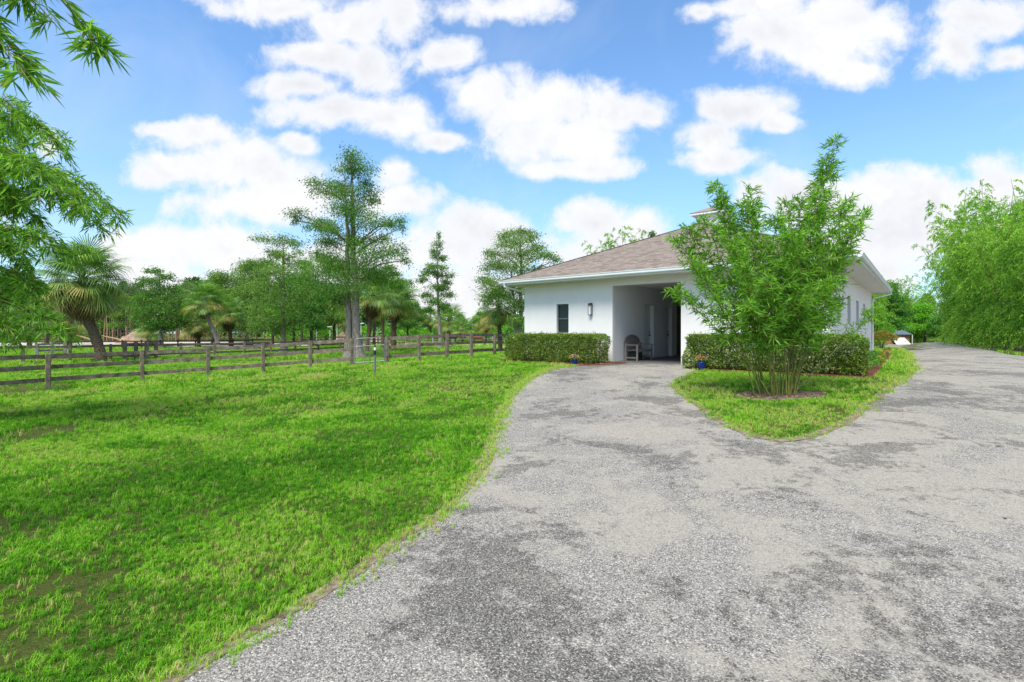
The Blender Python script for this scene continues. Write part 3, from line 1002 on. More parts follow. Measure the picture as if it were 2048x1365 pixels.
# a few dead leaves blown onto the drive
n_l = 420
q = np.column_stack([rng.uniform(-4, 16, n_l * 6), rng.uniform(1.5, 22, n_l * 6)])
e_d = np.sqrt(((q[:, None] - eg[None, ::6]) ** 2).sum(2).min(1))
q = q[inpoly(q[:, 0], q[:, 1], DRIVE) & (rng.random(len(q)) < 0.05 + 0.6 * np.exp(-e_d / 0.5))][:n_l]
MB().leaves(np.column_stack([q, G(q[:, 0], q[:, 1]) + 0.018]), rand_flat(len(q)), rng.uniform(0.03, 0.085, len(q)), rng.uniform(0.008, 0.02, len(q)), 0.1).obj('fallen_leaves', M['chip'], kind='stuff')

# ------------------------------------------------------------------ the barn
barn = thing('barn', 'white stucco barn with tan shingle hip roof and an open central aisle', 'barn', (B0[0], B0[1], 0), math.atan2(BX[1], BX[0]))
WT = 0.2
OX0, OX1, OZ = 4.325, 7.035, 2.96
WZ = 3.24
wx0, wx1, wz0, wz1 = 1.703, 2.302, 1.11, 2.33
f = MB()
f.box((0, 0, -0.4), (wx0, WT, WZ)).box((wx0, 0, -0.4), (wx1, WT, wz0)).box((wx0, 0, wz1), (wx1, WT, WZ)).box((wx1, 0, -0.4), (OX0, WT, WZ))
f.box((OX0, 0, OZ), (OX1, WT, WZ)).box((OX1, 0, -0.4), (BW, WT, WZ))
f.obj('wall', M['stucco'], barn)
WIN_R = [(1.45, 2.25, 1.5, 2.30), (4.3, 5.3, 1.45, 2.46), (7.35, 8.35, 1.45, 2.46), (10.4, 11.4, 1.45, 2.46)]
f = MB()
y0 = WT
for (a, b, z0, z1) in WIN_R:
    f.box((BW - WT, y0, -0.4), (BW, a, WZ)).box((BW - WT, a, -0.4), (BW, b, z0)).box((BW - WT, a, z1), (BW, b, WZ))
    y0 = b
f.box((BW - WT, y0, -0.4), (BW, BL, WZ))
f.obj('wall', M['stucco'], barn)
MB().box((0, WT, -0.4), (WT, BL, WZ)).obj('wall', M['stucco'], barn)
MB().box((WT, BL - WT, -0.4), (OX0, BL, WZ)).box((OX0, BL - WT, OZ), (OX1, BL, WZ)).box((OX1, BL - WT, -0.4), (BW - WT, BL, WZ)).obj('wall', M['stucco'], barn)  # back wall; its unseen rear opening was added to let light into the aisle


def window(x0, x1, z0, z1, parent, side, split=True):
    """side 'front': in the front wall, else in the right wall"""
    fw = 0.045
    dep = 0.10

    def B(mb, a, b, z0, z1, d0, d1):
        if side == 'front':
            mb.box((a, d0, z0), (b, d1, z1))
        else:
            mb.box((BW - d1, a, z0), (BW - d0, b, z1))
        return mb
    fr = MB()
    B(fr, x0, x0 + fw, z0, z1, dep, dep + 0.06)
    B(fr, x1 - fw, x1, z0, z1, dep, dep + 0.06)
    B(fr, x0 + fw, x1 - fw, z1 - fw, z1, dep, dep + 0.06)
    B(fr, x0 + fw, x1 - fw, z0, z0 + fw, dep, dep + 0.06)
    zm = (z0 + z1) / 2
    if split:
        B(fr, x0 + fw, x1 - fw, zm - 0.028, zm + 0.028, dep - 0.012, dep + 0.05)
    w = fr.obj('window', M['win_frame'], parent)
    for (a, b) in (((z0 + fw, zm - 0.028), (zm + 0.028, z1 - fw)) if split else ((z0 + fw, z1 - fw),)):
        B(MB(), x0 + fw, x1 - fw, a, b, dep + 0.025, dep + 0.035).obj('pane', M['glass'], w)
    if side == 'front':
        B(MB(), x0 - 0.03, x1 + 0.03, z0 - 0.05, z0 - 0.001, -0.03, 0.0).obj('sill', M['stucco'], w)
    return w


window(wx0, wx1, wz0, wz1, barn, 'front')
for (a, b, z0, z1) in WIN_R:
    window(a, b, z0, z1, barn, 'right', split=True)
# aisle
AW = OX0 - 0.06
f = MB()
D1, D2, DZ = (3.07, 4.03), (5.36, 6.15), 2.37
f.box((AW - 0.22, WT, -0.1), (AW, D1[0], 3.1)).box((AW - 0.22, D1[0], DZ), (AW, D1[1], 3.1)).box((AW - 0.22, D1[1], -0.1), (AW, D2[0], 3.1))
f.box((AW - 0.22, D2[0], DZ), (AW, D2[1], 3.1)).box((AW - 0.22, D2[1], -0.1), (AW, 6.8, 3.1))
f.obj('wall', M['aisle_wall'], barn)
MB().box((OX1, WT, -0.1), (OX1 + 0.15, BL - WT, 3.1)).obj('wall', M['aisle_wall'], barn)
MB().box((AW - 0.25, WT, 3.1), (OX1 + 0.2, BL - WT, 3.14)).obj('ceiling', M['aisle_wall'], barn)
for (a, b) in (D1, D2):
    d = MB().box((AW - 0.215, a + 0.02, 0.01), (AW - 0.17, b - 0.02, DZ - 0.02)).obj('door', M['aisle_wall'], barn)
    h = MB().tube([(AW - 0.17, b - 0.12, 1.02), (AW - 0.11, b - 0.12, 1.02)], 0.03, 10).obj('handle', M['brass_dark'], d)
    MB().tube([(AW - 0.17, b - 0.12, 1.17), (AW - 0.135, b - 0.12, 1.17)], 0.026, 10).obj('deadbolt', M['brass_dark'], d)
for k in range(9):  # boards coloured near black in place of the dark depth of the aisle
    MB().box((AW - 0.05, 6.82 + k * 0.86, 0.02), (AW - 0.005, 6.82 + k * 0.86 + 0.84, 2.5)).obj('gloom_board', M['aisle_gloom'], barn)
MB().box((AW - 0.21, 0.004, -0.3), (OX1 - 0.001, BL - WT, 0.004)).obj('floor', M['mat_floor'], barn)
# eaves
OV = 0.75
ex0, ex1, ey0, ey1 = -OV, BW + OV, -OV, BL + OV
f = MB()
f.box((ex0 + 0.03, ey0 + 0.03, WZ), (ex1 - 0.03, 0.0, WZ + 0.02)).box((ex0 + 0.03, BL, WZ), (ex1 - 0.03, ey1 - 0.03, WZ + 0.02))
f.box((ex0 + 0.03, 0.0, WZ), (0.0, BL, WZ + 0.02)).box((BW, 0.0, WZ), (ex1 - 0.03, BL, WZ + 0.02))
f.obj('soffit', M['soffit'], barn)
FZ0, FZ1 = WZ - 0.03, WZ + 0.17
MB().box((ex0, ey0, FZ0), (ex1, ey0 + 0.03, FZ1)).obj('fascia', M['trim'], barn)
MB().box((ex0, ey1 - 0.03, FZ0), (ex1, ey1, FZ1)).obj('fascia', M['trim'], barn)
MB().box((ex0, ey0 + 0.03, FZ0), (ex0 + 0.03, ey1 - 0.03, FZ1)).obj('fascia', M['trim'], barn)
MB().box((ex1 - 0.03, ey0 + 0.03, FZ0), (ex1, ey1 - 0.03, FZ1)).obj('fascia', M['trim'], barn)


def gutter(a, b, out):
    """an open trough with a rolled lip, along an eave"""
    a, b, out = np.array(a, float), np.array(b, float), np.array(out, float)
    prof = [(0.0, 0.0), (0.08, 0.0), (0.10, 0.03), (0.105, 0.08), (0.125, 0.12), (0.125, 0.135), (0.112, 0.135), (0.095, 0.085), (0.09, 0.035), (0.07, 0.012), (0.004, 0.012), (0.0, 0.135)]
    z = np.array([0, 0, 1.0])
    n = len(prof)
    va = [a + out * p + z * q for p, q in prof]
    vb = [b + out * p + z * q for p, q in prof]
    mb = MB().add(va + vb, [(i, (i + 1) % n, n + (i + 1) % n, n + i) for i in range(n)])
    for e in (va, vb):
        mb.add([e[0], e[1], e[2], e[3], e[4], e[5]] + [e[0] + z * 0.135], [(0, 1, 2), (0, 2, 3), (0, 3, 4), (0, 4, 5), (0, 5, 6)])
    return mb


GZ = FZ1 - 0.145
gutter((ex0, ey0 - 0.002, GZ), (ex1, ey0 - 0.002, GZ), (0, -1, 0)).obj('gutter', M['trim'], barn)
gutter((ex1 + 0.002, ey0, GZ), (ex1 + 0.002, ey1, GZ), (1, 0, 0)).obj('gutter', M['trim'], barn)
gutter((ex0 - 0.002, ey0, GZ), (ex0 - 0.002, ey1, GZ), (-1, 0, 0)).obj('gutter', M['trim'], barn)


def pipe_path(pts):
    return MB().tube(pts, 0.04, 8)


pipe_path([(ex0 + 0.25, ey0 - 0.05, GZ), (ex0 + 0.25, ey0 - 0.05, GZ - 0.12), (-0.10, 0.12, GZ - 0.33), (-0.06, 0.16, GZ - 0.42), (-0.06, 0.16, -0.1)]).obj('downspout', M['trim'], barn)
pipe_path([(ex1 + 0.05, ey1 - 0.2, GZ), (ex1 + 0.05, ey1 - 0.2, GZ - 0.1), (BW + 0.14, BL - 0.1, GZ - 0.32), (BW + 0.06, BL - 0.08, GZ - 0.42), (BW + 0.06, BL - 0.08, -0.1)]).obj('downspout', M['trim'], barn)
# roof: hip planes, and shingle courses laid over them
PITCH = 0.42
RZ = FZ1 + 0.01
half = (ex1 - ex0) / 2
rz = RZ + PITCH * half
ra, rb = (half + ex0, ey0 + half, rz), (half + ex0, ey1 - half, rz)
c = [(ex0, ey0, RZ), (ex1, ey0, RZ), (ex1, ey1, RZ), (ex0, ey1, RZ)]
roof = MB().add(c + [ra, rb], np.array([(0, 1, 4)])).add(c + [ra, rb], np.array([(2, 3, 5)])).add(c + [ra, rb], np.array([(1, 2, 5, 4)])).add(c + [ra, rb], np.array([(3, 0, 4, 5)])).obj('roof', M['shingle'], barn)
sh = MB()
EXPO = 0.145 / math.sqrt(1 + PITCH ** 2)
for (o, along, inn, length) in (((ex0, ey0), (1, 0), (0, 1), ex1 - ex0), ((ex1, ey0), (0, 1), (-1, 0), ey1 - ey0), ((ex1, ey1), (-1, 0), (0, -1), ex1 - ex0), ((ex0, ey1), (0, -1), (1, 0), ey1 - ey0)):
    o, al, inn = np.array(o, float), np.array(along, float), np.array(inn, float)
    V, Fq = [], []
    for k in range(int(half / EXPO) + 1):
        d0, d1 = k * EXPO - 0.02 * (k == 0), min((k + 1) * EXPO + 0.012, half)
        s0, s1 = d0 + 0.0, length - d0
        s = s0 - rng.uniform(0, 0.3)
        while s < s1:
            w = rng.uniform(0.17, 0.34)
            a, b = max(s, s0), min(s + w - 0.004, s1)
            s += w
            if b - a < 0.02:
                continue
            lift = 0.014 + rng.uniform(0, 0.006)
            at0 = min(max(a, d1), length - d1)
            bt0 = min(max(b, d1), length - d1)
            pt = lambda q, d, zz: np.array([*(o + al * q + inn * d), RZ + PITCH * d + zz])
            n0 = len(V)
            V += [pt(a, d0, 0.002), pt(b, d0, 0.002), pt(b, d0, lift), pt(a, d0, lift), pt(bt0, d1, 0.006), pt(at0, d1, 0.006)]
            Fq += [(n0, n0 + 1, n0 + 2, n0 + 3), (n0 + 3, n0 + 2, n0 + 4, n0 + 5)]
    sh.add(V, np.array(Fq))
sh.obj('shingles', M['shingle'], roof, kind='stuff')
caps = MB()
for (a, b) in ((c[0], ra), (c[1], ra), (c[2], rb), (c[3], rb), (ra, rb)):
    a, b = np.array(a), np.array(b)
    L = np.linalg.norm(b - a)
    for k in range(int(L / 0.2)):
        p0, p1 = a + (b - a) * (k * 0.2 / L), a + (b - a) * min((k * 0.2 + 0.22) / L, 1)
        caps.beam(p0 + np.array([0, 0, 0.018]), p1 + np.array([0, 0, 0.010]), 0.22, 0.012)
caps.obj('ridge_caps', M['shingle'], roof, kind='stuff')
# cupola on the ridge
cx, cy = half + ex0, (ey0 + ey1) / 2
cup = MB().box((cx - 0.6, cy - 0.6, rz - 0.35), (cx + 0.6, cy + 0.6, rz + 0.62)).obj('cupola', M['stucco'], barn)
e = 0.84
ez = rz + 0.62
MB().box((cx - e, cy - e, ez), (cx + e, cy + e, ez + 0.10)).obj('cornice', M['trim'], cup)
MB().add([(cx - e - .03, cy - e - .03, ez + 0.102), (cx + e + .03, cy - e - .03, ez + 0.102), (cx + e + .03, cy + e + .03, ez + 0.102), (cx - e - .03, cy + e + .03, ez + 0.102), (cx, cy, ez + 0.50)],
         np.array([(0, 1, 4), (1, 2, 4), (2, 3, 4), (3, 0, 4)])).obj('cap_roof', M['shingle'], cup)

# wall lamp (a fixture of its own)
lx, lz0, lz1 = 3.38, 1.83, 2.33
lw = bxy(lx, 0)
lamp = thing('wall_lamp', 'tall slim dark lantern on the white wall between window and aisle', 'wall lamp', (lw[0], lw[1], lz0), math.atan2(BX[1], BX[0]))
H = lz1 - lz0
MB().box((-0.05, -0.025, 0.0), (0.05, -0.002, H)).obj('back_plate', M['bronze'], lamp)
fr = MB()
for sx in (-1, 1):
    for yy in (-0.14, -0.045):
        fr.box((sx * 0.062 - 0.008, yy - 0.008, 0.03), (sx * 0.062 + 0.008, yy + 0.008, H - 0.10))
fr.box((-0.072, -0.15, 0.008), (0.072, -0.035, 0.03))
fr.obj('cage', M['bronze'], lamp)
MB().lathe([(0.0, H - 0.10), (0.085, H - 0.10), (0.09, H - 0.05), (0.06, H - 0.01), (0.0, H)], 14).obj('hood', M['bronze'], lamp).location = (0, -0.09, 0)
MB().box((-0.052, -0.132, 0.032), (0.052, -0.053, H - 0.102)).obj('glass', M['white_panel'], lamp)

# ------------------------------------------------------------------ bench and box in the aisle mouth
bp = bxy(AW + 0.09, 1.0)
bench = thing('bench', 'greyed wooden garden bench with arched slatted back against the aisle wall', 'bench', (bp[0], bp[1], 0.004), math.atan2(BX[1], BX[0]))
# local: x out from the wall, y along it (0..1.5)
BLn = 1.45
for (xx, yy, hh) in ((0.03, 0.04, 0.72), (0.03, BLn - 0.04, 0.72), (0.52, 0.04, 0.62), (0.52, BLn - 0.04, 0.62)):
    MB().beam((xx, yy, 0), (xx, yy, hh), 0.06, 0.06, up=(1, 0, 0)).obj('leg', M['teak'], bench)
for yy in (0.04, BLn - 0.04):
    MB().beam((0.0, yy, 0.635), (0.60, yy, 0.635), 0.08, 0.03).obj('armrest', M['teak'], bench)
    MB().beam((0.03, yy, 0.12), (0.52, yy, 0.12), 0.035, 0.05).obj('stretcher', M['teak'], bench)
for k in range(6):
    MB().beam((0.08 + k * 0.088, 0.0, 0.43), (0.08 + k * 0.088, BLn, 0.43), 0.07, 0.022).obj('seat_slat', M['teak'], bench)
MB().beam((0.53, 0.07, 0.385), (0.53, BLn - 0.07, 0.385), 0.03, 0.07).obj('seat_rail', M['teak'], bench)
arch = lambda q: 0.74 + 0.27 * math.sin(math.pi * q) ** 0.55
cr = [(0.0 - 0.03, 0.04 + (BLn - 0.08) * q, arch(q)) for q in np.linspace(0, 1, 17)]
crest = MB()
for a, b in zip(cr[:-1], cr[1:]):
    crest.beam(a, b, 0.04, 0.075)
crest.obj('crest_rail', M['teak'], bench)
MB().beam((-0.01, 0.07, 0.50), (-0.01, BLn - 0.07, 0.50), 0.03, 0.06).obj('back_rail', M['teak'], bench)
for k in range(15):
    q = (k + 1) / 16
    yy = 0.04 + (BLn - 0.08) * q
    MB().beam((-0.01, yy, 0.53), (-0.028, yy, arch(q) - 0.03), 0.014, 0.048, up=(0, 1, 0)).obj('back_slat', M['teak'], bench)
bb = bxy(AW + 0.16, 1.22)
box = thing('storage_box', 'dark green box standing under the bench seat', 'box', (bb[0], bb[1], 0.004), math.atan2(BX[1], BX[0]))
MB().box((0, 0, 0), (0.30, 0.62, 0.32)).obj('tub', M['green_box'], box)
MB().box((-0.015, -0.015, 0.321), (0.315, 0.635, 0.36)).obj('lid', M['green_box'], box)

# ------------------------------------------------------------------ planting helpers


def rand_dirs(n, g, zlo=-1, zhi=1):
    a = g.uniform(0, 2 * math.pi, n)
    z = g.uniform(zlo, zhi, n)
    s = np.sqrt(np.maximum(0, 1 - z * z))
    return np.column_stack([s * np.cos(a), s * np.sin(a), z])


def hedge_block(name, label, a0, a1, b0, b1, h, dens=1900, seed=1):
    """a clipped hedge in barn coordinates"""
    g = np.random.default_rng(seed)
    o = bxy((a0 + a1) / 2, (b0 + b1) / 2)
    z0 = float(G(*o))
    t = thing(name, label, 'hedge', (o[0], o[1], z0), math.atan2(BX[1], BX[0]))
    lx, ly = (a1 - a0) / 2, (b1 - b0) / 2
    area = (4 * ly * h + 4 * lx * h + 4 * lx * ly)
    n = int(area * dens)
    q = g.uniform(-1, 1, (n, 3))
    face = g.choice(5, n, p=np.array([ly * h * 2, ly * h * 2, lx * h * 2, lx * h * 2, 4 * lx * ly]) / area)
    dep = g.beta(1.0, 3.2, n) * 0.30
    X, Y, Z = q[:, 0] * lx, q[:, 1] * ly, (q[:, 2] * 0.5 + 0.5) * h
    X = np.where(face == 0, -lx + dep, np.where(face == 1, lx - dep, X))
    Y = np.where(face == 2, -ly + dep, np.where(face == 3, ly - dep, Y))
    Z = np.where(face == 4, h - dep, Z)
    bulge = 0.18 * (vnoise(X + Y + 9, Z * 1.3 + 4, 1.6, seed) - 0.5)
    rx = 1 - 0.06 * (Z / h > 0.93)
    X, Y = X * (1 + bulge / lx) * rx, Y * (1 + bulge / ly * 1.5) * (1 - 0.05 * (Z / h > 0.95))
    Z = Z * (0.985 + 0.05 * (vnoise(X + 30, Y + 11, 2.2, seed + 1) - 0.5)) + 0.03
    low = Z < 0.12
    keep = ~(low & (g.random(n) < 0.6))
    P_ = np.column_stack([X, Y, Z])[keep]
    nrm = np.zeros((n, 3))
    nrm[face == 0, 0] = -1
    nrm[face == 1, 0] = 1
    nrm[face == 2, 1] = -1
    nrm[face == 3, 1] = 1
    nrm[face == 4, 2] = 1
    D = (nrm + g.normal(size=(n, 3)) * 0.75 + np.array([0, 0, 0.25]))[keep]
    m = len(P_)
    mb = MB().leaves(P_, D, g.uniform(0.035, 0.07, m), g.uniform(0.024, 0.04, m), 0.15, g=g)
    st = MB()
    for k in range(int(lx * 2 / 0.16)):
        for yy in (-0.35 * ly, 0.35 * ly):
            p = np.array([-lx + 0.12 + k * 0.16 + g.normal() * 0.03, yy + g.normal() * 0.06, -0.05])
            st.tube([p, p + [g.normal() * 0.05, g.normal() * 0.05, h * 0.5], p + [g.normal() * 0.10, g.normal() * 0.1, h * 0.9]], [0.016, 0.011, 0.004], 5)
            for j in range(5):
                s = p + [0, 0, g.uniform(0.15, 0.7) * h]
                d = rand_dirs(1, g, 0.0, 0.7)[0]
                st.tube([s, s + d * 0.3], [0.007, 0.003], 4, cap=False)
    # young shoots standing out of the clipped faces
    n3 = int(area * 26)
    qs = g.uniform(-1, 1, (n3, 2))
    base = np.column_stack([qs[:, 0] * lx * 0.97, qs[:, 1] * ly * 0.95, np.full(n3, h - 0.03)])
    side = g.random(n3) < 0.45
    base[side, 1] = -ly * 0.99
    base[side, 2] = g.uniform(0.15, 1.0, side.sum()) * h
    up_ = np.where(side[:, None], np.array([0, -0.7, 0.6]), np.array([0, 0, 1.0])) + g.normal(size=(n3, 3)) * 0.3
    ln_ = g.uniform(0.04, 0.13, n3)
    for j in range(4):
        pj = base + up_ * (ln_ * (0.3 + 0.24 * j))[:, None]
        mb.leaves(pj, up_ * 0.5 + g.normal(size=(n3, 3)) * 0.8, g.uniform(0.035, 0.06, n3), g.uniform(0.022, 0.036, n3), 0.15, g=g)
    # dense inner twig mass
    n2 = int(lx * ly * h * 4200)
    qp = g.uniform(-1, 1, (n2, 3)) * [lx * 0.9, ly * 0.82, h * 0.46] + [0, 0, h * 0.48]
    mb.obj('foliage', M['hedge_leaf'], t, kind='stuff')
    mb2 = MB().leaves(qp, rand_dirs(n2, g), g.uniform(0.05, 0.09, n2), g.uniform(0.04, 0.06, n2), 0.1, g=g)
    mb2.obj('inner_foliage', M['hedge_leaf'], t, kind='stuff')
    st.obj('stems', M['bark_dark'], t, kind='stuff')
    return t


def shrub(name, label, cat, loc, rx, ry, h, n, leaf, mat, seed, z0=0.1, stems=9, group=None):
    g = np.random.default_rng(seed)
    t = thing(name, label, cat, loc, 0, group)
    d = rand_dirs(n, g, -0.5, 1)
    rad = g.uniform(0.35, 1.0, n) ** 0.5 * (0.75 + 0.5 * vnoise(d[:, 0] * 2 + 5, d[:, 1] * 2 + d[:, 2] * 3 + 5, 1.7, seed))
    p = d * rad[:, None] * [rx, ry, (h - z0) * 0.55] + [0, 0, z0 + (h - z0) * 0.45]
    p[:, 2] = np.maximum(p[:, 2], 0.03)
    MB().leaves(p, d + g.normal(size=(n, 3)) * 0.6 + [0, 0, 0.2], g.uniform(0.7, 1.3, n) * leaf[0], g.uniform(0.7, 1.3, n) * leaf[1], 0.15, g=g, droop=0.15).obj('foliage', mat, t, kind='stuff')
    st = MB()
    for k in range(stems):
        q = rand_dirs(1, g, 0.3, 0.9)[0] * [rx, ry, h] * 0.8
        st.tube([(g.normal() * 0.05, g.normal() * 0.05, -0.05), q * 0.4 + [0, 0, 0.1 * h], q], [0.02, 0.012, 0.004], 5)
    st.obj('stems', M['bark_dark'], t, kind='stuff')
    return t


hedge_block('hedge', 'clipped knee-high hedge under the barn window left of the aisle', hl0, hl1, HB, HB + 1.15, 1.06, seed=11)
hedge_block('hedge', 'clipped hedge right of the aisle running behind the bamboo clump', hr0, hr1, HB, HB + 1.15, 1.06, seed=12)


def pot(px, py, label, seed, s=1.0):
    g = np.random.default_rng(seed)
    p = P(px, py)
    t = thing('flower_pot', label, 'flower pot', (p[0], p[1], p[2] + 0.014), 0)
    t.scale = (s, s, s)
    MB().lathe([(0.0, 0.0), (0.085, 0.0), (0.10, 0.03), (0.135, 0.17), (0.145, 0.20), (0.155, 0.21), (0.155, 0.235), (0.135, 0.235), (0.125, 0.20)], 20).obj('pot', M['blue_glaze'], t, smooth=True)
    MB().lathe([(0.0, 0.205), (0.124, 0.20)], 16).obj('soil', M['potting'], t)
    n = 260
    d = rand_dirs(n, g, -0.1, 1)
    q = d * g.uniform(0.3, 1, (n, 1)) * [0.20, 0.20, 0.17] + [0, 0, 0.25]
    MB().leaves(q, d + g.normal(size=(n, 3)) * 0.5, g.uniform(0.05, 0.09, n), g.uniform(0.025, 0.045, n), g=g).obj('foliage', M['bed_leaf'], t, kind='stuff')
    n = 160
    d = rand_dirs(n, g, 0.1, 1)
    q = d * g.uniform(0.8, 1.15, (n, 1)) * [0.20, 0.20, 0.19] + [0, 0, 0.26]
    MB().leaves(q, rand_dirs(n, g, 0, 1), g.uniform(0.03, 0.05, n), g.uniform(0.03, 0.04, n), g=g).obj('flowers', M['pink_petal'], t, kind='stuff')
    return t


pot(1149, 729.5, 'small cobalt blue pot of mostly green plant before the left hedge', 5, 0.8)
pot(1403, 739.5, 'cobalt blue pot with salmon pink flowers before the right hedge', 6, 0.95)

# croton shrub at the corner, bedding plants along the wall
cp = P(1762, 699)
shrub('croton_shrub', 'red and green croton shrub on thin stems by the barn corner', 'shrub', cp, 1.5, 1.3, 1.95, 3600, (0.15, 0.055), M['croton_leaf'], 31, z0=0.75, stems=16)
for k, (a, b) in enumerate(((0.55, -0.5), (0.6, 0.8), (0.65, 2.2), (0.6, 3.8), (0.6, 5.6), (0.55, 7.6))):
    q = bxy(BW + a - 0.02, b)
    shrub('bedding_plant', 'low green bedding plant in the mulch along the barn side wall', 'plant', (q[0], q[1], float(G(*q))), 0.36, 0.5, 0.40, 520, (0.09, 0.03), M['bed_leaf'], 40 + k, z0=0.02, stems=4, group='bedding plants along the barn side wall')
for k, (px, py) in enumerate(((1775, 707), (1764, 716), (1757, 728))):
    q = P(px, py)
    t = shrub('flowering_plant', ['small orange flowering plant farthest back in the mulch bed', 'small orange flowering plant in the middle of the mulch bed', 'small orange flowering plant nearest in the mulch bed'][k], 'flower', q, 0.16, 0.16, 0.22, 120, (0.06, 0.02), M['bed_leaf'], 60 + k, z0=0.0, stems=3, group='orange flowers at the edge of the mulch bed')
    g = np.random.default_rng(70 + k)
    n = 90
    d = rand_dirs(n, g, 0.2, 1)
    MB().leaves(d * g.uniform(0.7, 1.1, (n, 1)) * [0.17, 0.17, 0.2] + [0, 0, 0.08], rand_dirs(n, g, 0, 1), g.uniform(0.04, 0.06, n), g.uniform(0.03, 0.05, n), g=g).obj('flowers', M['orange_petal'], t, kind='stuff')
# loose mulch chips
chips = MB()
for poly, n in ((MULCH_R, 5200), (MULCH_L, 1500), (DIRT_RING, 260)):
    lo, hi = poly.min(0), poly.max(0)
    q = rng.uniform(lo, hi, (n * 3, 2))
    q = q[inpoly(q[:, 0], q[:, 1], poly)][:n]
    d = rand_dirs(len(q), rng, -0.1, 0.35)
    chips.leaves(np.column_stack([q, G(q[:, 0], q[:, 1]) + 0.022]), d, rng.uniform(0.03, 0.09, len(q)), rng.uniform(0.012, 0.03, len(q)), 0.05)
chips.obj('mulch_chips', M['chip'], kind='stuff')


# ------------------------------------------------------------------ bamboo
def culm_path(base, top_off, h, bend, g, n=14):
    t = np.linspace(0, 1, n)
    q = np.zeros((n, 3))
    q[:, 0] = base[0] + top_off[0] * (0.35 * t + 0.65 * t ** bend)
    q[:, 1] = base[1] + top_off[1] * (0.35 * t + 0.65 * t ** bend)
    q[:, 2] = base[2] + h * t
    return q


def bamboo_leaves(mb, path, g, n_br, br_len, per, L, Wd, start=0.2, down=0.35, mi=0, twigs=None):
    seg = np.concatenate([[0], np.cumsum(np.linalg.norm(np.diff(path, axis=0), axis=1))])
    s = (start + (1 - start) * g.random(n_br) ** 0.85) * seg[-1]
    p = np.column_stack([np.interp(s, seg, path[:, k]) for k in range(3)])
    tl = 1.15 - 0.75 * (s / seg[-1])
    az = g.uniform(0, 2 * math.pi, n_br)
    el = g.uniform(0.15, 1.15, n_br)
    d = np.column_stack([np.cos(az) * np.cos(el), np.sin(az) * np.cos(el), np.sin(el)])
    ln = br_len * tl * g.uniform(0.5, 1.2, n_br)
    P_, D_ = [], []
    for k in range(per):
        q = np.where(k % 2 == 0, 0.95, 0.52) + g.normal(size=n_br) * 0.05
        pos = p + d * (ln * q)[:, None] + np.column_stack([np.zeros(n_br), np.zeros(n_br), -0.25 * ln * q ** 2]) + g.normal(size=(n_br, 3)) * 0.015
        dd = d * 0.75 + g.normal(size=(n_br, 3)) * 0.62 + np.array([0, 0, -down])
        P_.append(pos)
        D_.append(dd)
    P_, D_ = np.concatenate(P_), np.concatenate(D_)
    m = len(P_)
    mb.leaves(P_, D_, L * g.uniform(0.6, 1.25, m), Wd * g.uniform(0.7, 1.25, m), 0.12, mi=mi, g=g, droop=0.12)
    if twigs is not None:
        for k in range(0, n_br, 2):
            e = p[k] + d[k] * ln[k] * 0.9 + [0, 0, -0.2 * ln[k]]
            twigs.tube([p[k], p[k] + d[k] * ln[k] * 0.5, e], [0.0045, 0.003, 0.0015], 4, mi=1 if twigs is mb else 0, cap=False)


# the clump on the island: individual culms, each with its foliage
g = np.random.default_rng(77)
clump = thing('bamboo_clump', 'young bamboo clump in a ring of bare soil on the grass island', 'bamboo', BAM, 0)
pxm = BAM[1] / F   # metres per photograph pixel there
tops = [  # photograph column and row of culm tips
    (1665, 283, 0.0), (1655, 330, 0.2), (1640, 380, -0.2), (1625, 420, 0.3), (1690, 400, -0.3), (1715, 430, 0.1), (1730, 425, 0.3), (1600, 400, -0.1), (1570, 405, 0.4), (1550, 430, -0.4),
    (1500, 375, 0.2), (1490, 400, -0.3), (1430, 372, 0.1), (1446, 400, 0.4), (1412, 440, -0.3), (1376, 458, 0.2), (1355, 480, 0.5), (1380, 520, -0.5), (1460, 470, -0.7), (1530, 480, 0.7), (1590, 470, -0.8),
    (1650, 480, 0.8), (1690, 500, 0.7), (1350, 582, 0.2), (1660, 560, -0.7), (1620, 540, 0.9), (1480, 540, 0.9),  (1600, 600, -0.9), (1540, 560, -0.95), (1500, 610, -0.9), (1680, 600, 0.4)]
for k, (px, py, dy) in enumerate(tops):
    tip = at(px, py, BAM[1] + dy) - BAM
    bx = np.clip((px - 1540) / 190.0, -1, 1) * 0.42 + g.normal() * 0.08
    base = np.array([bx, g.uniform(-0.28, 0.28), -0.05])
    off = tip[:2] - base[:2]
    h = tip[2] - base[2]
    path = culm_path(base, off, h, 1.5, g)
    path[-3:, 0] += np.array([0, 0.01, 0.05]) * np.sign(off[0])
    rad = np.linspace(0.015, 0.0025, len(path)) * g.uniform(0.75, 1.1)
    cm = MB().tube(path, rad, 7)
    for j in range(1, 11):   # nodes
        i0 = int(j * len(path) / 12)
        dv = path[i0 + 1] - path[i0]
        dv = dv / np.linalg.norm(dv)
        cm.tube([path[i0] - dv * 0.006, path[i0], path[i0] + dv * 0.006], [rad[i0] * 1.0, rad[i0] * 1.22, rad[i0] * 1.0], 7, cap=False)
    co = cm.obj('culm', M['culm'], clump, smooth=True)
    lf = MB()
    hh = h / 5.0
    bamboo_leaves(lf, path, g, int(118 * hh + 24), 0.48, 8, 0.175, 0.026, start=max(0.22, min(0.38, 1.1 / h)), down=0.08, twigs=lf)
    bamboo_leaves(lf, path[-6:], g, int(24 * hh), 0.36, 6, 0.17, 0.022, start=0.1, down=0.05, twigs=lf)
    lf.obj('foliage', [M['bamboo_leaf'], M['culm']], co, kind='stuff')
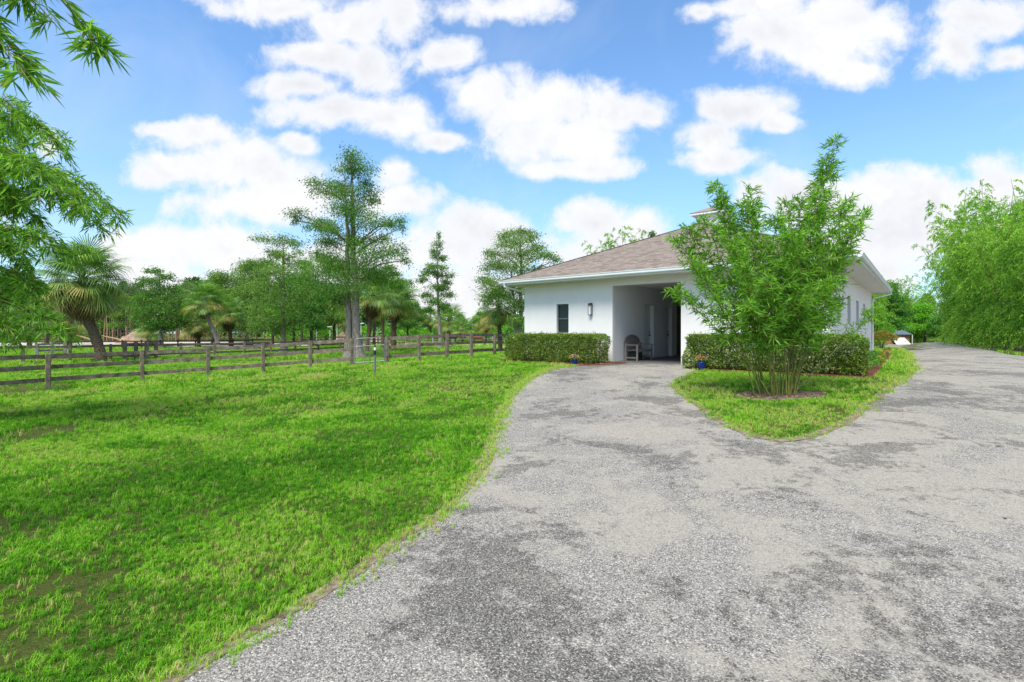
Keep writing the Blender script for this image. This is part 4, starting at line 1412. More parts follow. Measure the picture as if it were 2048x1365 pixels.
# short low shoots filling the clump's waist, and the long stem leaning out to the right
lf = MB()
for k in range(6):
    a = g.uniform(0, 6.28)
    base = np.array([math.cos(a) * 0.45, math.sin(a) * 0.28, 0])
    path = culm_path(base, (math.cos(a) * 0.7, math.sin(a) * 0.6), g.uniform(1.3, 2.3), 1.4, g)
    c_ = MB().tube(path, np.linspace(0.012, 0.003, len(path)), 6).obj('culm', M['culm'], clump, smooth=True)
    l2 = MB()
    bamboo_leaves(l2, path, g, 30, 0.42, 8, 0.17, 0.024, start=0.45, down=0.15)
    l2.obj('foliage', M['bamboo_leaf'], c_, kind='stuff')
tip = at(1755, 620, BAM[1] + 0.6) - BAM
path = culm_path(np.array([0.40, 0.1, 0]), tip[:2] - [0.40, 0.1], tip[2], 1.1, g)
c_ = MB().tube(path, np.linspace(0.016, 0.003, len(path)), 6).obj('culm', M['culm'], clump, smooth=True)
l2 = MB()
bamboo_leaves(l2, path[7:], g, 55, 0.45, 8, 0.15, 0.02, start=0.1, down=0.3, twigs=l2)
l2.obj('foliage', [M['bamboo_leaf'], M['culm']], c_, kind='stuff')


def plume_leaves(mb, path, g, n_br, br_len, per, L, Wd, start=0.1, twigs=None, up=(0.2, 1.0), sag=0.75):
    """arching side sprays: each branch rises, bows over and carries leaves along its whole length"""
    seg = np.concatenate([[0], np.cumsum(np.linalg.norm(np.diff(path, axis=0), axis=1))])
    s = (start + (1 - start) * g.random(n_br)) * seg[-1]
    p = np.column_stack([np.interp(s, seg, path[:, k]) for k in range(3)])
    az = g.uniform(0, 2 * math.pi, n_br)
    el = g.uniform(up[0], up[1], n_br)
    d = np.column_stack([np.cos(az) * np.cos(el), np.sin(az) * np.cos(el), np.sin(el)])
    ln = br_len * (1.2 - 0.7 * s / seg[-1]) * g.uniform(0.6, 1.25, n_br)
    q = np.tile(np.linspace(0.22, 1.0, per)[None, :], (n_br, 1)) + g.normal(size=(n_br, per)) * 0.04
    lat = np.cross(d, [0, 0, 1.0])
    lat /= np.linalg.norm(lat, axis=1)[:, None] + 1e-9
    w = g.normal(size=(n_br, per)) * 0.10 * (1.15 - 0.8 * q)
    pos = p[:, None] + d[:, None] * (ln[:, None] * q)[..., None] + lat[:, None] * (ln[:, None] * w)[..., None]
    pos[..., 2] -= sag * ln[:, None] * q ** 2.2 + g.random((n_br, per)) * 0.10 * ln[:, None]
    tg = d[:, None] * np.ones((1, per, 1))
    tg[..., 2] -= 2.2 * sag * q ** 1.2 * 0.7
    dd = tg + g.normal(size=(n_br, per, 3)) * 0.5 + np.array([0, 0, -0.25])
    m = n_br * per
    mb.leaves(pos.reshape(-1, 3), dd.reshape(-1, 3), L * g.uniform(0.6, 1.25, m), Wd * g.uniform(0.7, 1.25, m), 0.12, g=g, droop=0.1)
    if twigs is not None:
        for k in range(n_br):
            qq = np.linspace(0, 1, 5)
            pt = p[k] + d[k] * (ln[k] * qq)[:, None]
            pt[:, 2] -= sag * ln[k] * qq ** 2.2
            twigs.tube(pt, [0.006, 0.005, 0.004, 0.003, 0.0015], 4, mi=1, cap=False)


def tall_bamboo(label, loc, h, spread, n_culm, per_culm, L, Wd, seed, mat, parts=10, group=None, skirt=True):
    g = np.random.default_rng(seed)
    t = thing('bamboo_clump', label, 'bamboo', loc, 0, group)
    lf = MB()
    for k in range(n_culm):
        a = g.uniform(0, 6.283)
        r = spread * 0.28 * math.sqrt(g.random())
        base = np.array([math.cos(a) * r, math.sin(a) * r, -0.1])
        lean = spread * g.uniform(0.15, 1.0)
        hh = h * (0.55 + 0.45 * g.random() ** 0.8)
        path = culm_path(base, (math.cos(a) * lean, math.sin(a) * lean), hh, 2.6, g)
        dr = 0.14 * hh * g.random()
        path[:, 2] -= dr * np.linspace(0, 1, len(path)) ** 6
        if k < parts:
            MB().tube(path, np.linspace(0.045, 0.008, len(path)), 6).obj('culm', M['culm'], t, smooth=True)
        plume_leaves(lf, path, g, per_culm, 1.15, 22, L, Wd, start=0.06)
    lf.obj('foliage', mat, t, kind='stuff')
    return t


GB = 'tall bamboo hedge along the right side of the drive'
protos = [tall_bamboo('tall green bamboo clump in the hedge right of the drive', (0, 0, 0), 10.0, 2.9, 30, 40, 0.20, 0.046, 200 + k, M['far_bamboo_leaf'], 8, GB) for k in range(3)]
line = [(1862, 74, 15.0), (1880, 66, 17.2), (1902, 59, 18.8), (1925, 53, 18.2), (1955, 47.5, 16.8), (1990, 43, 15.6), (2030, 39.0, 14.6), (2075, 35.5, 13.8), (2150, 31, 12.5), (2260, 26, 11.5)]
for k, (px, Y, h) in enumerate(line):
    p = ground_at(px + 48, Y)
    src = protos[k % 3]
    o = src if k < 3 else dup(src, p)
    o.location = tuple(p)
    o.rotation_euler = (0, 0, k * 1.7)
    sc = h / 10.0
    o.scale = (sc * 0.82, sc * 0.82, sc)
    o['label'] = 'tall bamboo clump in the hedge right of the drive, ' + ('farthest, at the shed end', 'second from the shed end', 'third from the shed end', 'fourth from the shed end', 'fifth from the shed end', 'sixth from the shed end', 'seventh from the shed end', 'third nearest', 'second nearest', 'nearest of all')[k]
# bamboo and trees behind the barn, far end of the drive
for k, (px, Y, h, lb) in enumerate(((1744, 62, 10.0, 'bamboo clump behind the far right corner of the barn'), (1834, 92, 14.5, 'distant bamboo clump left of the tall hedge at the drive end'),
                                    (1246, 46, 13.2, 'bamboo tops showing above the middle of the barn roof'), (1796, 98, 13.5, 'distant bamboo clump behind the small red shed'))):
    p = ground_at(px, Y)
    o = dup(protos[k % 3], p, k * 2.1, h / 10.5, lb)
    del o['group']


# big bamboos whose trunks stand out of frame on the left, their culms arching in
def arching_bamboo(label, base, tips, n_leaf, L, Wd, seed, br=0.9):
    g = np.random.default_rng(seed)
    t = thing('bamboo_clump', label, 'bamboo', base, 0)
    base = np.asarray(base, float)
    for (tip, peak) in tips:
        tip = np.asarray(tip, float) - base
        b0 = np.array([g.normal() * 0.35, g.normal() * 0.35, -0.1])
        n = 22
        s = np.linspace(0, 1, n)
        q = np.zeros((n, 3))
        c1 = np.array([b0[0] + 0.05 * tip[0], b0[1] + 0.05 * tip[1], peak * 0.85])
        c2 = np.array([b0[0] + 0.65 * tip[0], b0[1] + 0.65 * tip[1], peak * 1.12])
        for k in range(3):
            q[:, k] = (1 - s) ** 3 * b0[k] + 3 * (1 - s) ** 2 * s * c1[k] + 3 * (1 - s) * s * s * c2[k] + s ** 3 * tip[k]
        c_ = MB().tube(q, np.linspace(0.04, 0.004, n), 7).obj('culm', M['culm'], t, smooth=True)
        lf = MB()
        plume_leaves(lf, q, g, n_leaf, br, 18, L, Wd, start=0.34, twigs=lf, sag=0.8)
        plume_leaves(lf, q[-8:], g, n_leaf // 2, br * 0.4, 12, L, Wd, start=0.0, twigs=lf, up=(-0.3, 0.5), sag=0.8)
        lf.obj('foliage', [M['bamboo_leaf'], M['culm']], c_, kind='stuff')
    return t


LB = np.array([-12.6, 10.0, float(G(-12.6, 10.0))])
tips = []
for (px, py, Y, pk) in ((120, 300, 9.6, 6.4), (240, 440, 9.6, 5.7), (180, 420, 9.0, 5.4), (150, 385, 10.6, 5.6), (90, 350, 9.0, 5.6), (205, 462, 10.6, 5.2), (60, 300, 10.5, 6.3),  (30, 420, 9.6, 5.0), (100, 460, 10.8, 4.9),
                        (120, 510, 9.2, 4.1), (60, 530, 10.4, 4.0), (20, 500, 9.0, 4.2), (75, 600, 9.8, 3.5), (10, 600, 10.2, 3.4), (130, 668, 9.6, 3.1), (35, 690, 9.4, 2.8), (20, 250, 9.2, 6.6), (0, 340, 10.8, 6.0), (-40, 420, 9.5, 5.2), (-60, 560, 10.0, 4.0)):
    tips.append((at(px, py, Y), pk))
arching_bamboo('large arching bamboo whose branches fill the left edge of the view', LB, tips, 62, 0.185, 0.028, 91)
NB = np.array([-6.6, 3.6, float(G(-6.6, 3.6))])
tips = [(at(px, py, Y), pk) for (px, py, Y, pk) in ((212, 118, 4.3, 5.2), (60, 165, 4.0, 4.9), (120, 60, 4.5, 5.2), (20, 120, 4.2, 5.0), (-120, 60, 4.2, 5.2), (-200, 200, 4.4, 4.6))]
arching_bamboo('bamboo spray hanging into the top left corner of the view', NB, tips, 40, 0.165, 0.021, 93, br=0.36)


# ------------------------------------------------------------------ trees built from a trunk and clumps of foliage
def crown_tree(name, label, cat, base, trunks, clumps, leaf, mat, bark, seed, dens=1.0, group=None, flare=1.0, droop=0.35, root=True):
    """trunks: lists of (x, y, z, radius) relative to base; clumps: (x, y, z, rx, rz) relative to base"""
    g = np.random.default_rng(seed)
    t = thing(name, label, cat, base, 0, group)
    alltr = []
    for tr in trunks:
        tr = np.asarray(tr, float)
        s = np.linspace(0, len(tr) - 1, len(tr) * 4)
        pts = np.column_stack([np.interp(s, np.arange(len(tr)), tr[:, k]) for k in range(4)])
        pts[1:-1, :2] += g.normal(size=(len(pts) - 2, 2)) * 0.03
        rad = pts[:, 3].copy()
        if root:
            rad = rad * (1 + flare * np.exp(-np.maximum(pts[:, 2], 0) / 0.45))
        MB().tube(pts[:, :3], rad, 10).obj('trunk', bark, t, smooth=True)
        alltr.append(pts)
    allp = np.concatenate(alltr)
    br, lf = MB(), MB()
    for (x, y, z, rx, rz) in clumps:
        c_ = np.array([x, y, z])
        hd = np.hypot(allp[:, 0] - x, allp[:, 1] - y)
        score = np.abs(allp[:, 2] - (z - 0.45 * hd - 0.2)) + 0.25 * hd
        j = int(np.argmin(score))
        s = allp[j, :3]
        dv = c_ - s
        ln = np.linalg.norm(dv)
        if ln > 0.3:
            m = s + dv * 0.5 + np.array([0, 0, 0.08 * ln]) + g.normal(size=3) * 0.04 * ln
            r0 = min(allp[j, 3] * 0.55, 0.02 + 0.014 * ln)
            br.tube([s, m, c_], [r0, r0 * 0.7, r0 * 0.35], 5, cap=False)
        ntw = max(4, int(5 * rx / 0.6))
        for k in range(ntw):
            d = rand_dirs(1, g, -0.4, 0.7)[0]
            e_ = c_ + d * [rx, rx, rz] * g.uniform(0.6, 1.0)
            br.tube([c_, (c_ + e_) / 2 + [0, 0, 0.05], e_], [0.012, 0.008, 0.004], 4, cap=False)
        n = int(dens * 1150 * rx * math.sqrt(rx * rz))
        sub = max(3, int(7 * rx / 0.7))
        sc_ = c_ + rand_dirs(sub, g, -0.8, 0.9) * g.uniform(0.35, 0.95, (sub, 1)) * [rx, rx, rz]
        w = g.integers(0, sub, n)
        p = sc_[w] + g.normal(size=(n, 3)) * [rx * 0.30, rx * 0.30, rz * 0.38]
        d = (p - c_) / [rx, rx, rz] * 0.5 + g.normal(size=(n, 3)) * 0.7 + [0, 0, -droop]
        lf.leaves(p, d, leaf[0] * g.uniform(0.6, 1.3, n), leaf[1] * g.uniform(0.7, 1.3, n), 0.12, g=g, droop=0.1)
    if br.n:
        br.obj('branches', bark, t, kind='stuff')
    lf.obj('crown', mat, t, kind='stuff')
    return t


def px_clumps(base, Y, lst, g, depth=0.6):
    """clumps given as photograph column, row, half width, half height, stood at distance Y with their own depth"""
    out = []
    k = Y / F
    for (px, py, rx, ry) in lst:
        q = at(px, py, Y) - base
        out.append((q[0], g.normal() * depth * max(rx * k, 0.4), q[2], rx * k, ry * k))
    return out


def px_trunk(base, Y, lst):
    return [tuple((at(px, py, Y) - base)) + (r,) for (px, py, r) in lst]


g = np.random.default_rng(5)
Y = 36.4
b = ground_at(705, Y)
big = [(700, 318, 26, 16), (715, 342, 34, 18), (690, 338, 22, 15), (727, 368, 22, 15), (680, 368, 28, 15), (640, 368, 26, 11), (655, 386, 28, 13), (705, 395, 34, 20), (735, 388, 24, 15), (748, 402, 12, 8),
       (690, 420, 36, 18), (722, 430, 36, 20), (600, 430, 22, 11), (622, 442, 28, 12), (650, 452, 26, 12), (668, 466, 28, 14), (592, 442, 13, 8), (742, 452, 28, 15), (775, 450, 24, 12), (795, 443, 17, 11), (802, 458, 12, 13),
       (690, 478, 34, 18), (652, 486, 28, 12), (722, 488, 28, 17), (762, 478, 24, 13), (640, 512, 28, 16), (770, 508, 34, 20), (800, 502, 17, 17), (740, 528, 42, 22), (680, 530, 42, 22), (650, 546, 38, 22), (700, 558, 46, 22),
       (760, 556, 38, 20), (640, 580, 42, 20), (705, 585, 46, 16), (707, 450, 8, 36), (708, 500, 9, 36), (612, 560, 22, 12), (812, 520, 12, 14)]
crown_tree('cypress_tree', 'tallest cypress with twin grey trunks rising behind the metal gate', 'tree', b,
           [px_trunk(b, Y, [(716, 722, .34), (712, 640, .27), (710, 560, .22), (706, 480, .17), (705, 400, .12), (702, 312, .03)]),
            px_trunk(b, Y, [(698, 722, .27), (697, 640, .21), (695, 560, .17), (695, 470, .12), (692, 400, .08), (688, 350, .02)])],
           [(q[0], q[1], q[2], q[3] * 1.03, q[4] * 1.03) for q in px_clumps(b, Y, big, g)], (0.17, 0.055), M['cypress_leaf'], M['bark_grey'], 51, dens=1.0, flare=1.2)
Y = 46
b = ground_at(567, Y)
cl_ = [(530, 480, 18, 8), (560, 478, 26, 11), (585, 487, 17, 9), (602, 508, 11, 7), (545, 505, 23, 11), (575, 515, 23, 11), (540, 530, 23, 11), (590, 530, 20, 11), (560, 550, 36, 16), (540, 575, 36, 16), (585, 575, 32, 16),
       (530, 600, 32, 16), (570, 610, 42, 18), (602, 600, 22, 16), (545, 640, 32, 20), (590, 640, 32, 20), (520, 632, 22, 16), (560, 662, 26, 14), (512, 655, 20, 14)]
crown_tree('cypress_tree', 'mid-sized cypress with a dark stump-like foot inside the paddock', 'tree', b,
           [px_trunk(b, Y, [(568, 708, .30), (567, 690, .2), (566, 620, .17), (567, 540, .11), (566, 470, .02)])],
           px_clumps(b, Y, cl_, g), (0.20, 0.065), M['cypress_pale'], M['bark_grey'], 52, dens=0.8, flare=1.0)
Y = 59
b = ground_at(876, Y)
cl_ = [(873, 472, 6, 10), (875, 490, 11, 9), (868, 505, 13, 8), (880, 515, 15, 7), (872, 535, 20, 9), (860, 545, 18, 7), (886, 550, 18, 7), (849, 560, 13, 7), (896, 565, 13, 6), (873, 575, 23, 9), (855, 590, 14, 6), (893, 590, 16, 6),
       (870, 605, 22, 8), (890, 615, 13, 6), (855, 620, 12, 6), (848, 632, 10, 4)]
crown_tree('cypress_tree', 'narrow conical cypress standing alone right of the palms', 'tree', b,
           [px_trunk(b, Y, [(881, 697, .22), (878, 640, .17), (875, 560, .10), (873, 465, .02)])],
           px_clumps(b, Y, cl_, g), (0.22, 0.075), M['cypress_leaf'], M['bark_grey'], 53, dens=1.0)
Y = 47
b = ground_at(1042, Y)
cl_ = [(1040, 460, 28, 11), (1010, 475, 18, 9), (1065, 475, 20, 9), (1025, 490, 36, 12), (1075, 495, 22, 11), (990, 510, 22, 11), (1040, 515, 40, 13), (1090, 515, 22, 9), (1112, 520, 16, 7), (980, 535, 25, 12), (1020, 540, 40, 14),
       (1070, 540, 32, 12), (1000, 570, 36, 16), (1045, 575, 40, 16), (985, 598, 26, 13), (1030, 605, 36, 16), (972, 560, 18, 9), (1080, 560, 26, 10), (1055, 615, 30, 14), (1040, 640, 26, 12)]
crown_tree('cypress_tree', 'pale broad cypress just left of the barn roof', 'tree', b,
           [px_trunk(b, Y, [(1040, 700, .26), (1040, 640, .19), (1042, 560, .13), (1040, 450, .02)]), px_trunk(b, Y, [(1030, 700, .17), (1030, 620, .12), (1022, 540, .04)])],
           px_clumps(b, Y, cl_, g), (0.20, 0.065), M['cypress_pale'], M['bark_grey'], 54, dens=0.85)
Y = 59
b = ground_at(322, Y)
cl_ = [(318, 545, 14, 7), (335, 555, 16, 7), (305, 565, 22, 9), (330, 580, 28, 11), (300, 595, 26, 9), (345, 600, 26, 11), (290, 615, 20, 9), (320, 620, 36, 12), (360, 625, 22, 11), (285, 640, 18, 8), (330, 645, 34, 12), (300, 655, 22, 8), (352, 650, 22, 9)]
crown_tree('cypress_tree', 'leafy cypress by the sand clearing, right of the leaning palm', 'tree', b,
           [px_trunk(b, Y, [(322, 698, .26), (321, 650, .16), (320, 590, .10), (319, 540, .02)])],
           px_clumps(b, Y, cl_, g), (0.24, 0.085), M['cypress_leaf'], M['bark_grey'], 55, dens=0.9)
Y = 72
b = ground_at(492, Y)
cl_ = [(452, 556, 20, 10), (480, 536, 26, 12), (510, 530, 26, 12), (532, 546, 18, 12), (490, 560, 40, 15), (438, 562, 16, 9), (470, 588, 42, 16), (520, 585, 36, 18), (490, 620, 45, 18), (450, 615, 26, 14), (530, 625, 26, 16), (480, 650, 36, 14)]
crown_tree('cypress_tree', 'spreading cypress beyond the paddocks, left of the stump-footed one', 'tree', b,
           [px_trunk(b, Y, [(494, 692, .26), (492, 620, .18), (490, 530, .03)])], px_clumps(b, Y, cl_, g), (0.28, 0.10), M['cypress_pale'], M['bark_grey'], 56, dens=0.8)
# darker broad-leaved trees under and behind the tall cypress
for k, (px, Y, top, base_px, wide, lb, mt) in enumerate((
        (622, 62, 555, 700, 42, 'dark leafy tree behind the paddock rails left of the twin trunks', 'oak_leaf'), (668, 70, 570, 690, 46, 'bright low-branched tree close left of the twin trunks', 'cypress_pale'),
        (588, 80, 540, 690, 40, 'dark leafy tree partly hidden by the stump-footed cypress', 'oak_leaf'), (748, 74, 540, 690, 46, 'leafy tree behind the skirted palms', 'cypress_leaf'),
        (95, 76, 560, 690, 44, 'leafy tree behind the leaning cabbage palm, on its left', 'cypress_pale'), (28, 70, 545, 690, 42, 'leafy tree at the left edge behind the hanging bamboo', 'oak_leaf'), (248, 96, 592, 690, 30, 'pale leafy tree before the pine trunks', 'cypress_pale'),
        (425, 84, 560, 690, 40, 'dark leafy tree behind the leaning bare-trunked palm', 'oak_leaf'), (604, 88, 520, 690, 44, 'tall leafy tree behind the stump-footed cypress, on its right', 'cypress_leaf'), (783, 84, 528, 690, 40, 'tall leafy tree behind the reddish-trunked palm', 'cypress_leaf'), (545, 66, 600, 690, 30, 'low leafy tree close left of the stump-footed cypress', 'bright_leaf'),
        (652, 95, 500, 690, 55, 'pale tall tree far behind the twin-trunked cypress', 'cypress_pale'), (815, 95, 600, 690, 30, 'round leafy tree far behind the middle palm', 'oak_leaf'))):
    g = np.random.default_rng(400 + k)
    b = ground_at(px, Y)
    km = Y / F
    H = EYE + (HOR - top) * km - b[2]
    lst = []
    for q in range(15):
        f_ = g.random()
        z = H * (0.30 + 0.66 * f_)
        wr = wide * km * math.sin(math.pi * (0.18 + 0.78 * f_)) ** 0.7
        a = g.uniform(0, 6.28)
        rr_ = wr * math.sqrt(g.random())
        lst.append((rr_ * math.cos(a), rr_ * math.sin(a), z, 0.36 * wide * km, 0.20 * wide * km))
    crown_tree('leafy_tree', lb, 'tree', b, [[(0, 0, -0.1, .2), (0.05, 0, H * .4, .15), (0, 0.1, H * .95, .03)]], lst, (0.26, 0.12), M[mt], M['bark_dark'], 410 + k, dens=0.62, flare=0.5, droop=0.2)
# trees at the far end of the drive
for k, (px, Y, top, wide, lb, mt) in enumerate(((1768, 84, 568, 38, 'dark leafy tree behind the small red shed', 'oak_leaf'), (1786, 92, 628, 22, 'bright yellow-green young tree behind the red shed', 'bright_leaf'),
                                                (1850, 88, 612, 34, 'low round leafy tree right of the red shed', 'bright_leaf'), (1885, 84, 635, 26, 'low round bush-like tree before the tall bamboo hedge', 'oak_leaf'), (1745, 74, 575, 30, 'leafy tree close behind the barn corner', 'bright_leaf'),
                                                (1302, 60, 458, 22, 'narrow tree tip above the barn roof', 'cypress_leaf'))):
    g = np.random.default_rng(430 + k)
    b = ground_at(px, Y)
    km = Y / F
    H = EYE + (HOR - top) * km - b[2]
    lst = []
    for q in range(16):
        f_ = g.random()
        z = H * (0.22 + 0.74 * f_)
        wr = wide * km * math.sin(math.pi * (0.25 + 0.72 * f_)) ** 0.7
        a = g.uniform(0, 6.28)
        rr_ = wr * math.sqrt(g.random())
        lst.append((rr_ * math.cos(a), rr_ * math.sin(a), z, 0.38 * wide * km, 0.24 * wide * km))
    crown_tree('leafy_tree', lb, 'tree', b, [[(0, 0, -0.1, .2), (0.05, 0, H * .4, .14), (0, 0.1, H * .95, .03)]], lst, (0.30, 0.13), M[mt], M['bark_dark'], 440 + k, dens=0.7, flare=0.5, droop=0.2)


# ------------------------------------------------------------------ palms
def frond_mesh(name, mat, seed, pet=0.9, fan=0.95, nseg=38, droopy=0.5):
    """a costapalmate fan leaf on its stalk, laid out along +X"""
    g = np.random.default_rng(seed)
    mb = MB()
    mb.tube([(0, 0, 0), (pet * 0.5, 0, 0.03), (pet, 0, -0.02), (pet + fan * 0.45, 0, -0.16 * droopy - 0.05)], [0.022, 0.016, 0.012, 0.004], 5)
    for k in range(nseg):
        q = (k + 0.5) / nseg * 2 - 1
        ang = q * R(128)
        L = fan * (0.72 + 0.28 * math.cos(q * 1.4)) * g.uniform(0.88, 1.08)
        o = np.array([pet + 0.16 * (1 - abs(q)), 0, -0.02])
        d = np.array([math.cos(ang), math.sin(ang), 0])
        s = np.array([-math.sin(ang), math.cos(ang), 0])
        w = 0.036
        fo = 0.22 * abs(math.sin(ang))   # the fan folds like a V
        pts = []
        for f_, dz, ww in ((0.06, 0.0, 0.35), (0.5, -0.05 * droopy, 1.0), (0.8, -0.28 * droopy, 0.6), (1.0, -0.62 * droopy * g.uniform(0.7, 1.3), 0.08)):
            c = o + d * L * f_ * (1 - 0.18 * droopy * (f_ > 0.9)) + np.array([0, 0, dz * L + fo * L * f_ * (0.6 if f_ < 0.8 else 0.3)])
            pts += [c + s * w * ww * 0.5, c - s * w * ww * 0.5]
        mb.add(pts, [(0, 2, 3, 1), (2, 4, 5, 3), (4, 6, 7, 5)])
    return mb.mesh(name, [mat])


FR = {'green': [frond_mesh('frond', M['palm_green'], 500 + k, droopy=0.5 + 0.2 * k) for k in range(3)],
      'yellow': [frond_mesh('frond', M['palm_yellow'], 510 + k, droopy=0.8 + 0.2 * k) for k in range(2)],
      'dead': [frond_mesh('frond', M['palm_dead'], 520 + k, droopy=1.5 + 0.3 * k, fan=0.85) for k in range(2)]}


def palm(label, base, crown, size, seed, n_green=34, n_yellow=6, n_dead=16, r=0.19, bend=None, bark='bark_palm', skirt=0.0):
    """base and crown points in the world; fronds are parts of the palm"""
    g = np.random.default_rng(seed)
    base, crown = np.asarray(base, float), np.asarray(crown, float)
    t = thing('palm_tree', label, 'palm tree', base, 0)
    c = crown - base
    if bend is None:
        pts = [(0, 0, -0.1), tuple(c * 0.35), tuple(c * 0.7), tuple(c)]
    else:
        pts = [(0, 0, -0.1)] + [tuple(np.asarray(q) - base) for q in bend] + [tuple(c)]
    pts = np.array(pts, float)
    s = np.linspace(0, len(pts) - 1, 22)
    cp_ = np.column_stack([np.interp(s, np.arange(len(pts)), pts[:, k]) for k in range(3)])
    cp_[1:-1] = (cp_[:-2] + cp_[1:-1] * 2 + cp_[2:]) / 4
    rad = r * (1 + 0.35 * np.exp(-np.arange(22) / 2.0)) * (1 + 0.06 * g.normal(size=22))
    tk = MB().tube(cp_, rad, 12)
    # old leaf bases under the crown
    for k in range(44):
        f_ = g.uniform(0.55, 0.99)
        q = np.array([np.interp(f_ * 21, np.arange(22), cp_[:, i]) for i in range(3)])
        a = g.uniform(0, 6.28)
        d = np.array([math.cos(a), math.sin(a), 0.9])
        tk.beam(q + d * r * 0.7, q + d * (r * 0.7 + g.uniform(0.1, 0.3)), 0.07, 0.02, up=(-math.sin(a), math.cos(a), 0.01))
    tk.obj('trunk', M[bark], t)
    tot = n_green + n_yellow + n_dead
    for k in range(tot):
        ph_ = k
        kind = 'green' if k < n_green else ('yellow' if k < n_green + n_yellow else 'dead')
        az = k * 2.39996 + g.normal() * 0.2
        if kind == 'green':
            el = R(88) - R(126) * (k / n_green) ** 0.85
        elif kind == 'yellow':
            el = g.uniform(R(-45), R(-5))
        else:
            el = g.uniform(R(-88), R(-62 + 40 * skirt))
        o = link('frond', FR[kind][int(g.integers(len(FR[kind])))], t)
        if kind == 'dead':
            o['label'] = 'brown dead frond hanging down'
        elif kind == 'yellow':
            o['label'] = 'yellowing frond'
        o.location = tuple(c + [0, 0, -0.25 * (k / tot) * size])
        o.rotation_euler = Euler((g.normal() * 0.25, -el, az), 'XYZ')
        sc = size * g.uniform(0.85, 1.12) * (0.8 if (kind == 'green' and k < 5) else 1) * (0.72 + 0.3 * skirt if kind == 'dead' else 1)
        o.scale = (sc, sc, sc)
    return t


Y = 31.6
b = ground_at(203, Y)
palm('large leaning cabbage palm with a shaggy brown skirt by the second fence', b, at(165, 556, Y), 1.42, 601, 48, 20, 40, r=0.27, skirt=0.6, bend=[at(200, 700, Y), at(187, 665, Y), at(172, 630, Y), at(166, 600, Y)])
palm('leaning palm with a pale bare trunk beside the sand clearing', ground_at(440, 58), at(408, 600, 58), 1.45, 602, 34, 9, 14, r=0.2, bark='bark_grey', bend=[at(430, 670, 58), at(415, 635, 58)])
palm('short palm with blue-green fronds under the pale leaning palm', ground_at(398, 66), at(396, 645, 66), 1.35, 603, 26, 8, 12, r=0.2)
palm('cabbage palm with a reddish trunk right of the twin cypress trunks', ground_at(787, 52), at(790, 598, 52), 1.55, 604, 40, 8, 18, r=0.24, bark='bark_palm')
palm('palm with a thick dead-frond skirt close right of the twin cypress trunks', ground_at(734, 46), at(745, 590, 46), 1.35, 605, 22, 6, 36, r=0.2)
palm('skirted palm between the purple-trunked palm and the reddish one', ground_at(766, 58), at(765, 595, 58), 1.35, 606, 22, 4, 26, r=0.18)
palm('cabbage palm beside the barn corner under the pale cypress', ground_at(1001, 50), at(997, 610, 50), 1.4, 607, 24, 9, 22, r=0.21)
palm('distant round palm at the foot of the narrow cypress, on its right', ground_at(898, 92), at(898, 640, 92), 1.9, 608, 32, 6, 8, r=0.22)
palm('small distant palm left of the narrow cypress trunk', ground_at(862, 100), at(860, 634, 100), 1.6, 609, 26, 4, 6, r=0.2)
palm('low palm among the dark trees left of the twin trunks', ground_at(700, 82), at(694, 640, 82), 1.5, 610, 24, 6, 14, r=0.2)
palm('low spreading palm in the far trees at the left edge', ground_at(60, 62), at(52, 640, 62), 1.5, 611, 28, 4, 8, r=0.22)
palm('palm with hanging dead fronds behind the leaning cabbage palm', ground_at(140, 70), at(142, 640, 70), 1.5, 612, 22, 6, 16, r=0.22)
palm('low palm with brown skirt left of the stump-footed cypress', ground_at(462, 64), at(458, 625, 64), 1.5, 613, 28, 6, 20, r=0.22)
palm('low palmetto palm at the foot of the leafy cypress by the sand', ground_at(300, 66), at(303, 660, 66), 1.2, 614, 20, 5, 10, r=0.2)
palm('low far palm with yellow hanging fronds left of the barn corner palm', ground_at(972, 88), at(972, 640, 88), 1.5, 615, 22, 12, 8, r=0.2)
palm('bushy low palm beside the yellow fronded one beyond the yard', ground_at(925, 88), at(925, 655, 88), 1.4, 616, 24, 6, 6, r=0.2)

# ------------------------------------------------------------------ pine rows beyond the clearing
def pine(label, loc, H, seed, group):
    g = np.random.default_rng(seed)
    t = thing('pine_tree', label, 'tree', loc, 0, group)
    n = 9
    p = np.zeros((n, 3))
    p[:, 2] = np.linspace(-0.1, H, n)
    p[:, 0] = np.cumsum(g.normal(size=n)) * 0.06
    p[:, 1] = np.cumsum(g.normal(size=n)) * 0.06
    MB().tube(p, np.linspace(0.19, 0.04, n) * g.uniform(0.8, 1.2), 7).obj('trunk', M['bark_pine'], t, smooth=True)
    lf = MB()
    for k in range(16):
        f_ = g.uniform(0.48, 1.0)
        a = g.uniform(0, 6.28)
        rr_ = (1.35 - f_) * 2.6 * g.uniform(0.4, 1)
        c = np.array([math.cos(a) * rr_, math.sin(a) * rr_, H * f_ + 0.2 * rr_])
        m = 60
        q = c + g.normal(size=(m, 3)) * [0.4, 0.4, 0.22]
        lf.leaves(q, rand_dirs(m, g, -0.3, 1), g.uniform(0.3, 0.6, m), g.uniform(0.06, 0.11, m), g=g)
    lf.obj('crown', M['pine_leaf'], t, kind='stuff')
    return t


